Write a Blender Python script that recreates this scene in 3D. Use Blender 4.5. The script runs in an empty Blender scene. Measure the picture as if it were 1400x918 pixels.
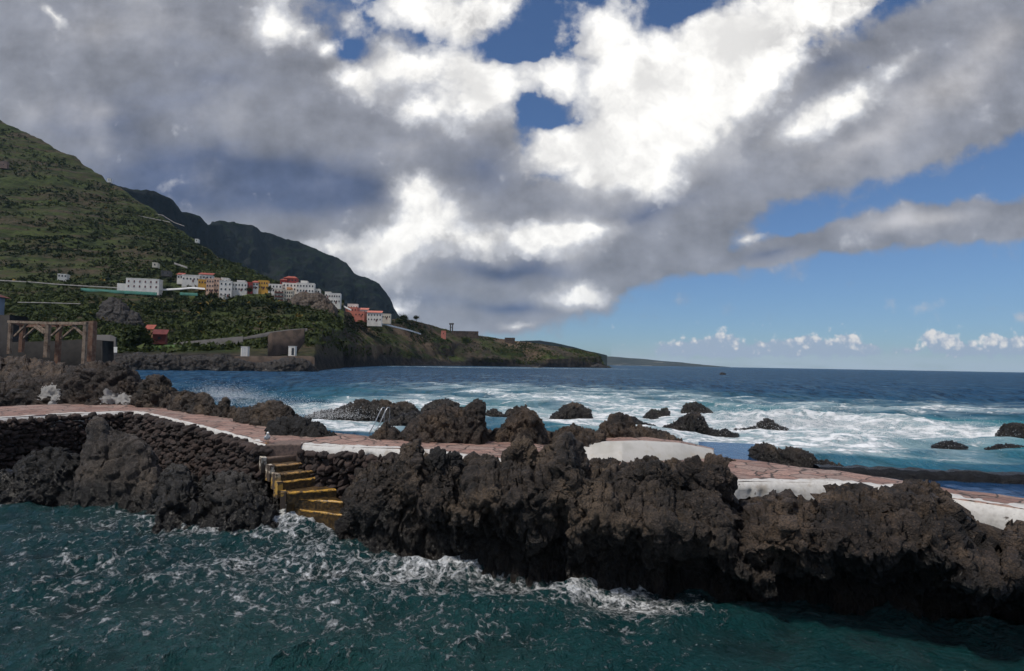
import bpy, math, random
import numpy as np
from mathutils import Matrix, Vector

rng = np.random.default_rng(7)
random.seed(7)
sc = bpy.context.scene
COL = sc.collection

# ------------------------------------------------------------------ camera
H, F = 4.6, 1400 * 20 / 36
PITCH, ROLL = math.radians(2.766), math.radians(1.014)
cam_d = bpy.data.cameras.new("camera")
cam = bpy.data.objects.new("camera", cam_d)
COL.objects.link(cam)
cam_d.lens, cam_d.sensor_width = 20, 36
cam_d.clip_start, cam_d.clip_end = 0.1, 40000
RM = Matrix.Rotation(math.pi / 2 + PITCH, 4, 'X') @ Matrix.Rotation(ROLL, 4, 'Z')
cam.matrix_world = Matrix.Translation((0, 0, H)) @ RM
sc.camera = cam
R3 = np.array(RM.to_3x3())

def rays(px, py):
    px = np.asarray(px, float); py = np.asarray(py, float)
    px, py = np.broadcast_arrays(px, py)
    v = np.stack([(px - 700) / F, (459 - py) / F, -np.ones_like(px)], -1)
    return v @ R3.T

def at_d(px, py, d):
    r = rays(px, py)
    t = np.asarray(d, float) / r[..., 1]
    return r * t[..., None] + np.array([0, 0, H])

def at_z(px, py, z):
    r = rays(px, py)
    t = (np.asarray(z, float) - H) / r[..., 2]
    return r * t[..., None] + np.array([0, 0, H])

def hor(px):
    return 496.6 + .0177 * (px - 700)

def ip(x, pts, k=1):
    a = np.array(pts, float)
    return np.interp(x, a[:, 0], a[:, k])

# ------------------------------------------------------------------ noise
_pr = np.random.default_rng(3)
PERM = np.concatenate([_pr.permutation(256)] * 3)
GR = _pr.normal(size=(256, 3)); GR /= np.linalg.norm(GR, axis=1)[:, None]
RV = _pr.random((256, 3))

def perlin(p):
    p = np.asarray(p, float)
    i = np.floor(p).astype(int); f = p - i; i &= 255
    u = f * f * f * (f * (f * 6 - 15) + 10)
    def g(dx, dy, dz):
        h = PERM[PERM[PERM[(i[:, 0] + dx) & 255] + ((i[:, 1] + dy) & 255)] + ((i[:, 2] + dz) & 255)]
        q = GR[h]
        return q[:, 0] * (f[:, 0] - dx) + q[:, 1] * (f[:, 1] - dy) + q[:, 2] * (f[:, 2] - dz)
    def L(a, b, t): return a + (b - a) * t
    x0 = L(L(g(0,0,0), g(1,0,0), u[:, 0]), L(g(0,1,0), g(1,1,0), u[:, 0]), u[:, 1])
    x1 = L(L(g(0,0,1), g(1,0,1), u[:, 0]), L(g(0,1,1), g(1,1,1), u[:, 0]), u[:, 1])
    return L(x0, x1, u[:, 2]) * 1.5

def fbm(p, o=4, ridged=False):
    s = np.zeros(len(p)); a = .5; q = np.array(p, float)
    for k in range(o):
        n = perlin(q)
        s += a * ((1 - 2 * np.abs(n)) if ridged else n)
        q = q * 2.03 + 17.3; a *= .5
    return s

def worley(p):
    i = np.floor(p).astype(int); f = p - i
    F1 = np.full(len(p), 9.); F2 = np.full(len(p), 9.)
    for dx in (-1, 0, 1):
        for dy in (-1, 0, 1):
            for dz in (-1, 0, 1):
                h = PERM[PERM[PERM[(i[:, 0] + dx) & 255] + ((i[:, 1] + dy) & 255)] + ((i[:, 2] + dz) & 255)]
                q = RV[h] + np.array([dx, dy, dz]) - f
                d = np.sqrt((q * q).sum(1))
                m = d < F1
                F2 = np.where(m, F1, np.minimum(F2, d)); F1 = np.where(m, d, F1)
    return F1, F2

def sstep(a, b, x):
    t = np.clip((x - a) / (b - a), 0, 1)
    return t * t * (3 - 2 * t)

# ------------------------------------------------------------------ mesh helpers
def tag(o, label=None, cat=None, group=None, kind=None):
    if label: o['label'] = label
    if cat: o['category'] = cat
    if group: o['group'] = group
    if kind: o['kind'] = kind
    return o

def empty(name, loc, rz=0, **k):
    o = bpy.data.objects.new(name, None); COL.objects.link(o)
    o.location = [float(c) for c in loc]; o.rotation_euler = (0, 0, rz); o.empty_display_size = .3
    return tag(o, **k)

def mesh_obj(name, V, Fc, mat, parent=None, loc=None, smooth=False, attrs=None):
    """V (n,3); Fc (m,3|4) int array or list of lists"""
    V = np.asarray(V, np.float64)
    if loc is not None:
        V = V - np.asarray(loc)
    me = bpy.data.meshes.new(name)
    if isinstance(Fc, np.ndarray):
        k = Fc.shape[1]
        me.vertices.add(len(V)); me.vertices.foreach_set('co', V.astype(np.float32).ravel())
        me.loops.add(Fc.size); me.loops.foreach_set('vertex_index', Fc.astype(np.int32).ravel())
        me.polygons.add(len(Fc)); me.polygons.foreach_set('loop_start', np.arange(0, Fc.size, k, dtype=np.int32))
        me.update(calc_edges=True)
    else:
        me.from_pydata(V.tolist(), [], Fc)
    me.validate()
    if attrs:
        for n, a in attrs.items():
            a = np.asarray(a, np.float32)
            at = me.attributes.new(n, 'FLOAT', 'POINT'); at.data.foreach_set('value', a)
    if smooth:
        me.polygons.foreach_set('use_smooth', np.ones(len(me.polygons), bool))
    me.update()
    if mat: me.materials.append(mat)
    o = bpy.data.objects.new(name, me); COL.objects.link(o)
    if loc is not None: o.location = [float(c) for c in loc]
    if parent: o.parent = parent
    return o

def grid_faces(nr, nc, off=0):
    a = np.arange(nr * nc).reshape(nr, nc) + off
    return np.stack([a[:-1, :-1], a[:-1, 1:], a[1:, 1:], a[1:, :-1]], -1).reshape(-1, 4)

def grid_normals(G):
    du = np.gradient(G, axis=1); dv = np.gradient(G, axis=0)
    n = np.cross(du, dv)
    return n / (np.linalg.norm(n, axis=-1, keepdims=True) + 1e-9)

class MB:
    def __init__(s): s.v = []; s.f = []
    def box(s, x0, x1, y0, y1, z0, z1, M=None, bev=0):
        o = len(s.v)
        P = [(x, y, z) for z in (z0, z1) for y in (y0, y1) for x in (x0, x1)]
        if M is not None: P = [tuple(M @ Vector(p)) for p in P]
        s.v += P
        s.f += [[o + i for i in q] for q in ((0,2,3,1),(4,5,7,6),(0,1,5,4),(2,6,7,3),(0,4,6,2),(1,3,7,5))]
    def bar(s, a, b, w, h=None, up=(0, 0, 1)):
        a = Vector(a); b = Vector(b); h = h or w
        t = (b - a).normalized(); u = Vector(up)
        if abs(t.dot(u)) > .98: u = Vector((0, 1, 0))
        r = t.cross(u).normalized(); u = r.cross(t)
        o = len(s.v)
        for p in (a, b):
            for sx, sz in ((-1,-1),(1,-1),(1,1),(-1,1)):
                s.v.append(tuple(p + r * sx * w / 2 + u * sz * h / 2))
        s.f += [[o+0,o+1,o+2,o+3],[o+7,o+6,o+5,o+4]] + [[o+i,o+4+i,o+4+(i+1)%4,o+(i+1)%4] for i in range(4)]
    def tube(s, pts, r, n=8):
        pts = [Vector(p) for p in pts]; o = len(s.v)
        rr = r if isinstance(r, (list, tuple)) else [r] * len(pts)
        for k, p in enumerate(pts):
            t = (pts[min(k+1, len(pts)-1)] - pts[max(k-1, 0)]).normalized()
            u = Vector((0,0,1)) if abs(t.z) < .95 else Vector((0,1,0))
            a = t.cross(u).normalized(); b = a.cross(t)
            for i in range(n):
                th = 2*math.pi*i/n
                s.v.append(tuple(p + (a*math.cos(th) + b*math.sin(th)) * rr[k]))
        for k in range(len(pts)-1):
            for i in range(n):
                s.f.append([o+k*n+i, o+k*n+(i+1)%n, o+(k+1)*n+(i+1)%n, o+(k+1)*n+i])
        s.f.append([o+i for i in range(n)][::-1]); s.f.append([o+(len(pts)-1)*n+i for i in range(n)])
    def add(s, V, Fc):
        o = len(s.v); s.v += [tuple(v) for v in V]; s.f += [[o+i for i in f] for f in Fc]
    def build(s, name, mat, parent=None, smooth=False, **k):
        return mesh_obj(name, np.array(s.v), s.f, mat, parent, smooth=smooth, **k)

def copy_tree(o, parent=None):
    c = o.copy(); COL.objects.link(c)
    if parent: c.parent = parent
    for ch in list(o.children): copy_tree(ch, c)
    return c

def ico(sub=1):
    t = (1 + 5 ** .5) / 2
    V = [(-1,t,0),(1,t,0),(-1,-t,0),(1,-t,0),(0,-1,t),(0,1,t),(0,-1,-t),(0,1,-t),(t,0,-1),(t,0,1),(-t,0,-1),(-t,0,1)]
    V = [np.array(v) / np.linalg.norm(v) for v in V]
    Fc = [(0,11,5),(0,5,1),(0,1,7),(0,7,10),(0,10,11),(1,5,9),(5,11,4),(11,10,2),(10,7,6),(7,1,8),(3,9,4),(3,4,2),(3,2,6),(3,6,8),(3,8,9),(4,9,5),(2,4,11),(6,2,10),(8,6,7),(9,8,1)]
    for _ in range(sub):
        c = {}; nf = []
        def mid(a, b):
            k = (min(a, b), max(a, b))
            if k not in c:
                m = V[a] + V[b]; V.append(m / np.linalg.norm(m)); c[k] = len(V) - 1
            return c[k]
        for a, b, d in Fc:
            x, y, z = mid(a, b), mid(b, d), mid(d, a)
            nf += [(a, x, z), (b, y, x), (d, z, y), (x, y, z)]
        Fc = nf
    return np.array(V), np.array(Fc)

# ------------------------------------------------------------------ shader helpers
def lin(r, g, b):
    def c(x):
        x /= 255
        return x / 12.92 if x <= .04045 else ((x + .055) / 1.055) ** 2.4
    return (c(r), c(g), c(b), 1)

class NT:
    def __init__(s, tree): s.t = tree; s.n = tree.nodes; s.l = tree.links
    def put(s, sock, v):
        if v is None: return
        if hasattr(v, 'is_linked') or isinstance(v, bpy.types.NodeSocket): s.l.new(v, sock)
        else:
            try: sock.default_value = v
            except Exception:
                sock.default_value = (v, v, v) if not hasattr(v, '__len__') else tuple(v)[:3]
    def m(s, op, a, b=None, c=None, clamp=False):
        n = s.n.new('ShaderNodeMath'); n.operation = op; n.use_clamp = clamp
        for i, v in enumerate((a, b, c)): s.put(n.inputs[i], v)
        return n.outputs[0]
    def vm(s, op, a, b=None, scale=None):
        n = s.n.new('ShaderNodeVectorMath'); n.operation = op
        s.put(n.inputs[0], a); s.put(n.inputs[1], b)
        if scale is not None: s.put(n.inputs['Scale'], scale)
        return n.outputs['Value'] if op in ('LENGTH', 'DOT_PRODUCT') else n.outputs[0]
    def mix(s, f, a, b, mode='MIX'):
        n = s.n.new('ShaderNodeMix'); n.data_type = 'RGBA'; n.blend_type = mode
        s.put(n.inputs[0], f); s.put(n.inputs[6], a); s.put(n.inputs[7], b)
        return n.outputs[2]
    def ss(s, x, a, b, lo=0., hi=1., kind='SMOOTHSTEP'):
        n = s.n.new('ShaderNodeMapRange'); n.interpolation_type = kind
        s.put(n.inputs[0], x); s.put(n.inputs[1], a); s.put(n.inputs[2], b); s.put(n.inputs[3], lo); s.put(n.inputs[4], hi)
        return n.outputs[0]
    def noise(s, vec, scale=5., detail=4., rough=.5, dist=0., out=0, typ='FBM'):
        n = s.n.new('ShaderNodeTexNoise'); n.noise_type = typ
        s.put(n.inputs['Vector'], vec); s.put(n.inputs['Scale'], scale); s.put(n.inputs['Detail'], detail)
        s.put(n.inputs['Roughness'], rough); s.put(n.inputs['Distortion'], dist)
        return n.outputs[out]
    def voro(s, vec, scale=5., feature='F1', out='Distance', detail=0., rand=1., rough=.5):
        n = s.n.new('ShaderNodeTexVoronoi'); n.feature = feature
        s.put(n.inputs['Vector'], vec); s.put(n.inputs['Scale'], scale); s.put(n.inputs['Randomness'], rand)
        if 'Detail' in n.inputs: s.put(n.inputs['Detail'], detail); s.put(n.inputs['Roughness'], rough)
        return n.outputs[out]
    def map(s, vec, loc=(0,0,0), rot=(0,0,0), scale=(1,1,1), typ='POINT'):
        n = s.n.new('ShaderNodeMapping'); n.vector_type = typ
        s.put(n.inputs[0], vec); n.inputs['Location'].default_value = loc if typ != 'NORMAL' else (0,0,0)
        n.inputs['Rotation'].default_value = rot; n.inputs['Scale'].default_value = scale
        return n.outputs[0]
    def sep(s, v):
        n = s.n.new('ShaderNodeSeparateXYZ'); s.put(n.inputs[0], v); return n.outputs
    def comb(s, x=0., y=0., z=0.):
        n = s.n.new('ShaderNodeCombineXYZ'); s.put(n.inputs[0], x); s.put(n.inputs[1], y); s.put(n.inputs[2], z); return n.outputs[0]
    def pos(s): return s.n.new('ShaderNodeNewGeometry').outputs['Position']
    def nrm(s): return s.n.new('ShaderNodeNewGeometry').outputs['Normal']
    def attr(s, name, out='Fac'):
        n = s.n.new('ShaderNodeAttribute'); n.attribute_name = name; return n.outputs[out]
    def bump(s, h, strength=.5, dist=.05, normal=None):
        n = s.n.new('ShaderNodeBump'); s.put(n.inputs['Height'], h); s.put(n.inputs['Strength'], strength); s.put(n.inputs['Distance'], dist)
        if normal is not None: s.put(n.inputs['Normal'], normal)
        return n.outputs[0]

def material(name, f):
    m = bpy.data.materials.new(name); m.use_nodes = True
    t = NT(m.node_tree); b = t.n['Principled BSDF']
    f(t, b)
    return m

def setp(t, b, **k):
    for n, v in k.items(): t.put(b.inputs[n.replace('_', ' ')], v)

# ------------------------------------------------------------------ sky and light
SUN_AZ, SUN_EL = math.radians(-124), math.radians(59)   # azimuth from +Y, negative to the left
def make_world():
    w = bpy.data.worlds.new("World"); sc.world = w; w.use_nodes = True
    t = NT(w.node_tree); bg = t.n['Background']
    ST = .1
    bg.inputs['Strength'].default_value = ST
    K = 1 / ST
    def C(r, g, b, k=1.): c = lin(r, g, b); return (c[0]*K*k, c[1]*K*k, c[2]*K*k, 1)
    sky = t.n.new('ShaderNodeTexSky'); sky.sky_type = 'NISHITA'; sky.sun_disc = False
    sky.sun_elevation = SUN_EL; sky.sun_rotation = SUN_AZ; sky.ozone_density = 1.6; sky.dust_density = .4; sky.air_density = 1.0
    g = t.n.new('ShaderNodeTexCoord').outputs['Generated']
    x, y, z = t.sep(g)
    ys = t.m('MAXIMUM', y, .05)
    u = t.m('DIVIDE', x, ys); v = t.m('DIVIDE', z, ys)
    P = t.comb(u, v, 0.)
    w1 = t.vm('SUBTRACT', t.noise(P, 5., 3., .55, out=1), (.5, .5, .5))
    w2 = t.vm('SUBTRACT', t.noise(P, 22., 4., .6, out=1), (.5, .5, .5))
    PW = t.vm('ADD', P, t.vm('ADD', t.vm('SCALE', w1, scale=.09), t.vm('SCALE', w2, scale=.035)))
    PS = t.vm('ADD', P, t.vm('SCALE', w1, scale=.07))
    fb = t.noise(P, 14., 7., .58)
    fb2 = t.noise(t.map(P, loc=(3.1, 1.7, 4.)), 6., 6., .55)
    stretch = t.noise(t.map(P, loc=(7., 2., 1.), rot=(0, 0, math.radians(-22)), scale=(5., 14., 1)), 1., 6., .55)
    bil = t.voro(PW, 17., 'F1', detail=2.5, rough=.55)
    def field(lumps, vec):
        acc = None
        for px, py, rx, ry, rot, wt in lumps:
            r = rays(px, py); c = (r[0] / r[1], r[2] / r[1], 0)
            n = t.map(vec, loc=c, rot=(0, 0, math.radians(rot)), scale=(rx / F, ry / F, 1), typ='TEXTURE')
            gd = t.n.new('ShaderNodeTexGradient'); gd.gradient_type = 'QUADRATIC_SPHERE'
            t.l.new(n, gd.inputs[0])
            o = gd.outputs['Fac']
            if wt != 1: o = t.m('MULTIPLY', o, wt)
            acc = o if acc is None else t.m('ADD', acc, o)
        return acc
    tint = t.mix(t.ss(v, .02, .35), (.46, .62, .86, 1), (.52, .66, .86, 1))
    c0 = t.mix(1., sky.outputs[0], tint, 'MULTIPLY')
    # --- grey cloud masses (px, py, rx, ry, rotation ccw, weight)
    GREY = [(60,80,460,280,0,1.5),(300,110,360,270,0,1.5),(460,200,270,220,0,1.3),(250,260,420,170,0,1.5),(450,300,260,120,0,1.2),(560,150,200,150,0,1.1),
            (640,240,200,150,0,1.3),(560,370,250,100,0,1.4),(690,395,230,84,0,1.2),(640,432,150,42,0,1.),(760,330,260,115,0,1.3),(760,150,130,90,0,.5),
            (900,280,320,120,22,1.4),(1080,195,320,130,24,1.4),(1250,110,330,150,24,1.4),(1390,60,280,150,25,1.5),(1130,110,200,100,25,.9),
            (1290,180,220,74,26,.9),(880,350,230,58,12,1.2),(1060,345,240,34,10,1.1),(1240,315,200,48,8,1.2),(1400,298,190,54,6,1.3),(705,55,80,60,0,-1.6),(738,158,60,40,0,-1.3),(935,10,80,40,0,-1.8),(1185,95,66,44,30,-1.1),(480,70,60,60,0,-.7),(560,112,50,20,0,-.7)]
    PG = t.vm('ADD', PS, t.vm('SCALE', w2, scale=.03))
    fg = field(GREY, PG)
    edge = t.m('ADD', t.m('MULTIPLY', t.m('SUBTRACT', fb2, .5), .8), t.m('MULTIPLY', t.m('SUBTRACT', fb, .5), .75))
    ag = t.ss(t.m('ADD', fg, edge), .06, .40)
    DARK = [(330,250,360,100,0,1.6),(150,170,260,110,0,.6),(300,100,240,100,0,.35),(480,270,170,60,0,.5),(660,225,130,90,0,.5),(690,372,170,30,0,1.),(560,410,170,40,0,.5),
            (1060,345,120,22,8,.5),(870,300,220,40,25,.55),(1130,90,150,60,30,.5),(700,420,140,22,0,.7)]
    fd = t.ss(t.m('ADD', field(DARK, PS), t.m('MULTIPLY', t.m('SUBTRACT', stretch, .5), .8)), .02, .85)
    LIGHT = [(130,40,190,90,0,.5),(130,150,170,70,0,.4),(1290,120,190,70,25,1.),(1180,200,160,45,24,.6),(1370,50,150,60,20,.6),(1260,305,180,28,8,.9),
             (330,40,120,60,0,.4),(640,340,90,30,0,.8),(560,200,90,40,0,.3)]
    fl = t.ss(t.m('ADD', field(LIGHT, PS), t.m('MULTIPLY', t.m('SUBTRACT', fb2, .5), .9)), .02, .8)
    gcol = t.mix(fd, C(138, 141, 151), C(84, 96, 124))
    gcol = t.mix(fl, gcol, C(180, 179, 183))
    vary = t.m('ADD', t.ss(stretch, .3, .75, .82, 1.18, 'LINEAR'), t.ss(t.m('ADD', t.m('MULTIPLY', fb, .6), t.m('MULTIPLY', fb2, .4)),   .32, .68, -.26, .32, 'LINEAR'))
    gcol = t.mix(1., gcol, t.comb(vary, vary, vary), 'MULTIPLY')
    WHITE = [(372,22,78,70,0,1.3),(414,35,44,40,0,.9),(446,62,46,34,-15,1.1),(80,18,34,16,-40,.9),
             (560,8,125,78,0,1.4),(640,15,110,66,0,1.3),(690,8,56,40,0,.9),(490,108,84,46,-6,1.4),(560,88,100,60,8,1.5),(645,100,110,74,0,1.4),(640,155,100,66,0,1.4),(690,125,66,50,0,1.),
             (575,150,66,40,-20,1.),(830,35,100,84,0,1.2),(755,105,76,54,0,1.3),(850,110,150,120,0,1.5),(960,70,190,130,20,1.5),(1075,25,200,100,28,1.4),(1160,0,140,60,20,1.1),(920,170,170,110,22,1.5),
             (830,210,180,92,0,1.5),(765,205,100,60,0,1.1),(870,250,110,50,0,1.1),(1030,115,130,84,30,1.2),(1160,150,100,54,28,1.9),(1085,180,80,46,20,1.0),(1230,90,90,40,30,.7),
             (560,262,72,60,0,1.2),(590,310,110,84,0,1.4),(540,335,84,54,0,1.2),(455,338,86,34,-5,1.2),(520,365,90,44,0,1.),(650,335,76,36,0,.9),
             (745,330,150,54,4,1.7),(805,316,86,30,6,1.2),(785,402,92,28,4,1.3),(700,442,44,10,0,1.),(550,418,56,25,0,1.),(1022,322,50,18,0,1.),(705,60,60,44,0,-1.0),(738,158,52,32,0,-1.05),(935,12,60,30,0,-1.0)]
    fw = field(WHITE, PW)
    gcol = t.mix(t.ss(t.m('ADD', fw, t.m('MULTIPLY', t.m('SUBTRACT', fb2, .5), .8)), -.05, .6, 0., .7), gcol, C(188, 188, 192))
    c1 = t.mix(ag, c0, gcol)
    wn = t.m('ADD', t.m('MULTIPLY', t.m('SUBTRACT', fb, .5), 1.35), t.m('MULTIPLY', t.m('SUBTRACT', .42, bil), .40))
    fwn = t.m('ADD', fw, wn)
    soft = t.ss(t.noise(t.map(P, loc=(8., 1., 6.)), 4.5, 3., .5), .38, .62)
    aw = t.ss(fwn, t.m('MULTIPLY', soft, -.08), t.m('ADD', .28, t.m('MULTIPLY', soft, .20)))
    thick = t.ss(fwn, .2, .8)
    wcol = t.mix(thick, C(196, 198, 205), C(250, 248, 244, 1.15))
    fold = t.ss(t.noise(t.map(PW, loc=(1., 5., 2.)), 9., 7., .58), .40, .66)
    side = t.ss(field([(1150,40,220,130,28,1.),(700,40,120,70,0,.5),(640,330,160,90,0,.7),(620,20,160,70,0,.6),(740,260,160,70,0,.9),(880,40,100,100,0,.6)], PS), .0, .8)
    wcol = t.mix(t.m('MULTIPLY', fold, t.m('ADD', .46, t.m('MULTIPLY', side, .6))), wcol, C(172, 171, 173))
    c2 = t.mix(aw, c1, wcol)
    # --- low cumulus row over the horizon
    CUM = [(925,478,48,24,0,1.25),(960,476,40,27,0,1.25),(990,471,40,29,0,1.50),(1010,482,40,18,0,1.00),(1045,478,40,20,0,1.25),(1080,476,48,24,0,1.38),(1110,473,40,24,0,1.38),(1140,478,48,21,0,1.25),(1160,468,36,20,0,1.38),
           (1185,480,48,18,0,1.00),(1240,482,48,16,0,0.62),(1280,462,45,18,0,1.50),(1300,474,60,21,0,1.12),(1355,466,28,16,0,1.00),(1385,472,48,24,0,1.25),(1345,482,72,18,0,0.88),(1440,468,72,32,0,1.25),(1540,472,72,32,0,1.25)]
    fc = field(CUM, t.vm('ADD', P, t.vm('SCALE', w2, scale=.022)))
    bil2 = t.voro(t.vm('ADD', P, t.vm('SCALE', w2, scale=.01)), 60., 'F1', detail=2.)
    fcn = t.m('ADD', fc, t.m('ADD', t.m('MULTIPLY', t.m('SUBTRACT', t.noise(P, 48., 6., .6), .5), 1.0), t.m('MULTIPLY', t.m('SUBTRACT', .4, bil2), .3)))
    ac = t.ss(fcn, -.02, .34)
    veil = t.m('MULTIPLY', t.ss(v, .002, .05, 1., 0.), t.ss(u, .02, .3))
    veil = t.m('MULTIPLY', veil, t.ss(t.noise(t.map(P, scale=(6, 40, 1)), 1., 4., .5), .2, .55))
    c3 = t.mix(t.m('MULTIPLY', veil, .75), c0, C(172, 188, 204))
    ccol = t.mix(t.ss(t.m('ADD', v, t.m('MULTIPLY', t.m('SUBTRACT', bil2, .4), -.05)), .010, .05), C(158, 172, 192), C(240, 234, 228))
    c3 = t.mix(t.m('MULTIPLY', ac, .9), c3, ccol)
    # --- the rest of the dome: broken cloud
    n3 = t.noise(g, 2.6, 5., .55)
    ball = t.mix(t.ss(t.noise(t.map(g, loc=(4, 4, 4)), 3.5, 3., .5), .4, .65), C(120, 126, 138), C(214, 212, 210))
    back = t.mix(t.ss(n3, .42, .58), c0, ball)
    back = t.mix(t.ss(z, -.012, -.002, 1., 0.), back, C(70, 95, 125))
    rr = t.m('MAXIMUM', t.m('ABSOLUTE', u), t.m('MULTIPLY', v, 1.55))
    bm = t.m('MAXIMUM', t.m('MAXIMUM', t.ss(y, .5, .3), t.ss(rr, 1.05, 1.35)), t.m('LESS_THAN', z, -.004))
    low = t.m('MULTIPLY', t.m('LESS_THAN', v, .082), t.m('GREATER_THAN', u, .175))
    def BG(c, k=.76):
        n = t.n.new('ShaderNodeBackground'); n.inputs['Strength'].default_value = ST * k; t.l.new(c, n.inputs['Color']); return n.outputs[0]
    def MS(f, a, c):
        n = t.n.new('ShaderNodeMixShader'); t.l.new(f, n.inputs[0]); t.l.new(a, n.inputs[1]); t.l.new(c, n.inputs[2]); return n.outputs[0]
    t.l.new(MS(bm, MS(low, BG(c2), BG(c3)), BG(back, 1.0)), t.n['World Output'].inputs['Surface'])
make_world()
sd = bpy.data.lights.new("sun", 'SUN'); sd.energy = 2.3; sd.angle = math.radians(5); sd.color = (1., .93, .84)
so = bpy.data.objects.new("sun", sd); COL.objects.link(so)
dirv = Vector((math.sin(SUN_AZ) * math.cos(SUN_EL), math.cos(SUN_AZ) * math.cos(SUN_EL), math.sin(SUN_EL)))
so.rotation_euler = dirv.to_track_quat('Z', 'Y').to_euler(); so.location = (-60, 80, 90)

vs = sc.view_settings
vs.view_transform = 'Standard'; vs.look = 'None'; vs.gamma = 1; vs.exposure = .45; vs.use_curve_mapping = False
sc.cycles.use_adaptive_sampling = True; sc.cycles.adaptive_threshold = .02
sc.cycles.max_bounces = 4; sc.cycles.diffuse_bounces = 2; sc.cycles.glossy_bounces = 3; sc.cycles.transmission_bounces = 2
sc.cycles.volume_bounces = 0; sc.cycles.use_denoising = True

# ------------------------------------------------------------------ materials
def rock_mat(name, a=(.010,.008,.0066,1), b=(.068,.050,.038,1), c=(.145,.102,.066,1), wet=1.2, patch=.75, green=0.):
    def f(t, B):
        p = t.pos(); x, y, z = t.sep(p)
        n1 = t.noise(p, 1.1, 6., .6); n2 = t.noise(p, 6.5, 6., .65); n3 = t.noise(p, 30., 4., .65)
        col = t.mix(t.ss(t.m('ADD', t.m('MULTIPLY', n1, .55), t.m('MULTIPLY', n2, .45)), .38, .62), a, b)
        col = t.mix(t.m('MULTIPLY', t.ss(t.noise(t.map(p, loc=(9, 3, 5)), .9, 5., .6), .44, .62), patch), col, c)
        col = t.mix(t.m('MULTIPLY', t.ss(t.noise(t.map(p, loc=(1, 8, 2)), .75, 5., .62), .50, .64), .7), col, (a[0]*.9, a[1]*.95, a[2]*1.05, 1))
        col = t.mix(t.m('MULTIPLY', t.ss(n3, .45, .62), .75), col, (a[0]*.5, a[1]*.5, a[2]*.5, 1))
        sp_ = t.noise(t.map(p, loc=(2, 7, 3)), 17., 5., .7)
        col = t.mix(t.m('MULTIPLY', t.ss(sp_, .55, .72), .7), col, (c[0]*1.25, c[1]*1.2, c[2]*1.15, 1))
        if green:
            gm = t.m('MULTIPLY', t.ss(t.sep(t.nrm())[2], .35, .8), t.ss(n1, .4, .6))
            col = t.mix(t.m('MULTIPLY', gm, green), col, (.04, .055, .012, 1))
        wm = t.ss(t.m('ADD', z, t.m('MULTIPLY', t.m('SUBTRACT', t.noise(p, .8, 6., .62), .5), -2.6)), wet + .4, wet - .5)
        col = t.mix(t.m('MULTIPLY', wm, .85), col, (.0055, .005, .005, 1))
        rough = t.ss(t.m('MAXIMUM', wm, t.ss(n2, .42, .62, 0., .6)), 0., 1., .85, .32)
        pits = t.voro(t.vm('ADD', p, t.vm('SCALE', t.noise(p, 4., 3., .5, out=1), scale=.3)), 9., 'F1', detail=2., rough=.6)
        h = t.m('ADD', t.m('MULTIPLY', n3, .8), t.m('ADD', n2, t.m('MULTIPLY', pits, .25)))
        setp(t, B, Base_Color=col, Roughness=rough, Normal=t.bump(h, 1., .11))
        B.inputs['Specular IOR Level'].default_value = .5
    return material(name, f)
M_rock = rock_mat('lava_rock')
M_rock_brown = rock_mat('brown_lava', (.011,.008,.0066,1), (.076,.053,.039,1), (.15,.102,.066,1), wet=1.3)
M_rock_pale = rock_mat('pale_lava', (.020,.016,.0135,1), (.085,.068,.055,1), (.13,.102,.078,1), wet=.6, patch=.7)
M_rock_wet_shaded = rock_mat('wet_shaded_lava', (.004,.0038,.004,1), (.011,.010,.0098,1), (.02,.017,.015,1), wet=1.1)  # wet rock; also darkened to carry the shade on the far-left rock
M_rock_moss = rock_mat('mossy_lava', green=1.)
M_rock_far = rock_mat('shore_lava', (.007,.0068,.0068,1), (.026,.022,.020,1), (.045,.034,.027,1), wet=1.)

def m_paving(t, B):
    p = t.pos()
    q = t.vm('ADD', t.map(p, rot=(0, 0, .25), scale=(1., 1.15, .3)), t.vm('SCALE', t.noise(p, 2.2, 3., .5, out=1), scale=.22))
    e = t.voro(q, 1.55, 'DISTANCE_TO_EDGE', out='Distance')
    cid = t.voro(q, 1.55, 'F1', out='Color')
    cs = t.sep(cid)
    n = t.noise(p, 1.2, 5., .6); n2 = t.noise(p, 14., 5., .6)
    stone = t.mix(cs[0], (.20, .108, .083, 1), (.34, .212, .17, 1))
    stone = t.mix(t.m('MULTIPLY', t.ss(cs[1], .6, .9), .6), stone, (.30, .235, .20, 1))
    stone = t.mix(t.ss(n2, .42, .7), stone, (.13, .085, .07, 1))
    stone = t.mix(t.m('MULTIPLY', t.ss(n, .5, .68), .4), stone, (.30, .25, .22, 1))
    j = t.ss(e, .012, .05)
    col = t.mix(j, (.05, .036, .03, 1), stone)
    setp(t, B, Base_Color=col, Roughness=.82, Normal=t.bump(t.m('ADD', j, t.m('MULTIPLY', n2, .6)), .7, .02))
M_pave = material('crazy_paving', m_paving)

def m_white(t, B):
    p = t.pos(); n = t.noise(p, 1.6, 6., .62); n2 = t.noise(p, 9., 5., .6)
    col = t.mix(t.ss(n2, .35, .75), (.52, .51, .485, 1), (.40, .385, .36, 1))
    col = t.mix(t.ss(n, .56, .64), col, (.36, .33, .29, 1))
    col = t.mix(t.ss(t.noise(t.map(p, loc=(3, 8, 1)), 3.6, 6., .7), .62, .68), col, (.09, .075, .065, 1))
    setp(t, B, Base_Color=col, Roughness=.75, Normal=t.bump(n2, .4, .03))
M_white = material('worn_white_paint', m_white)

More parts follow.
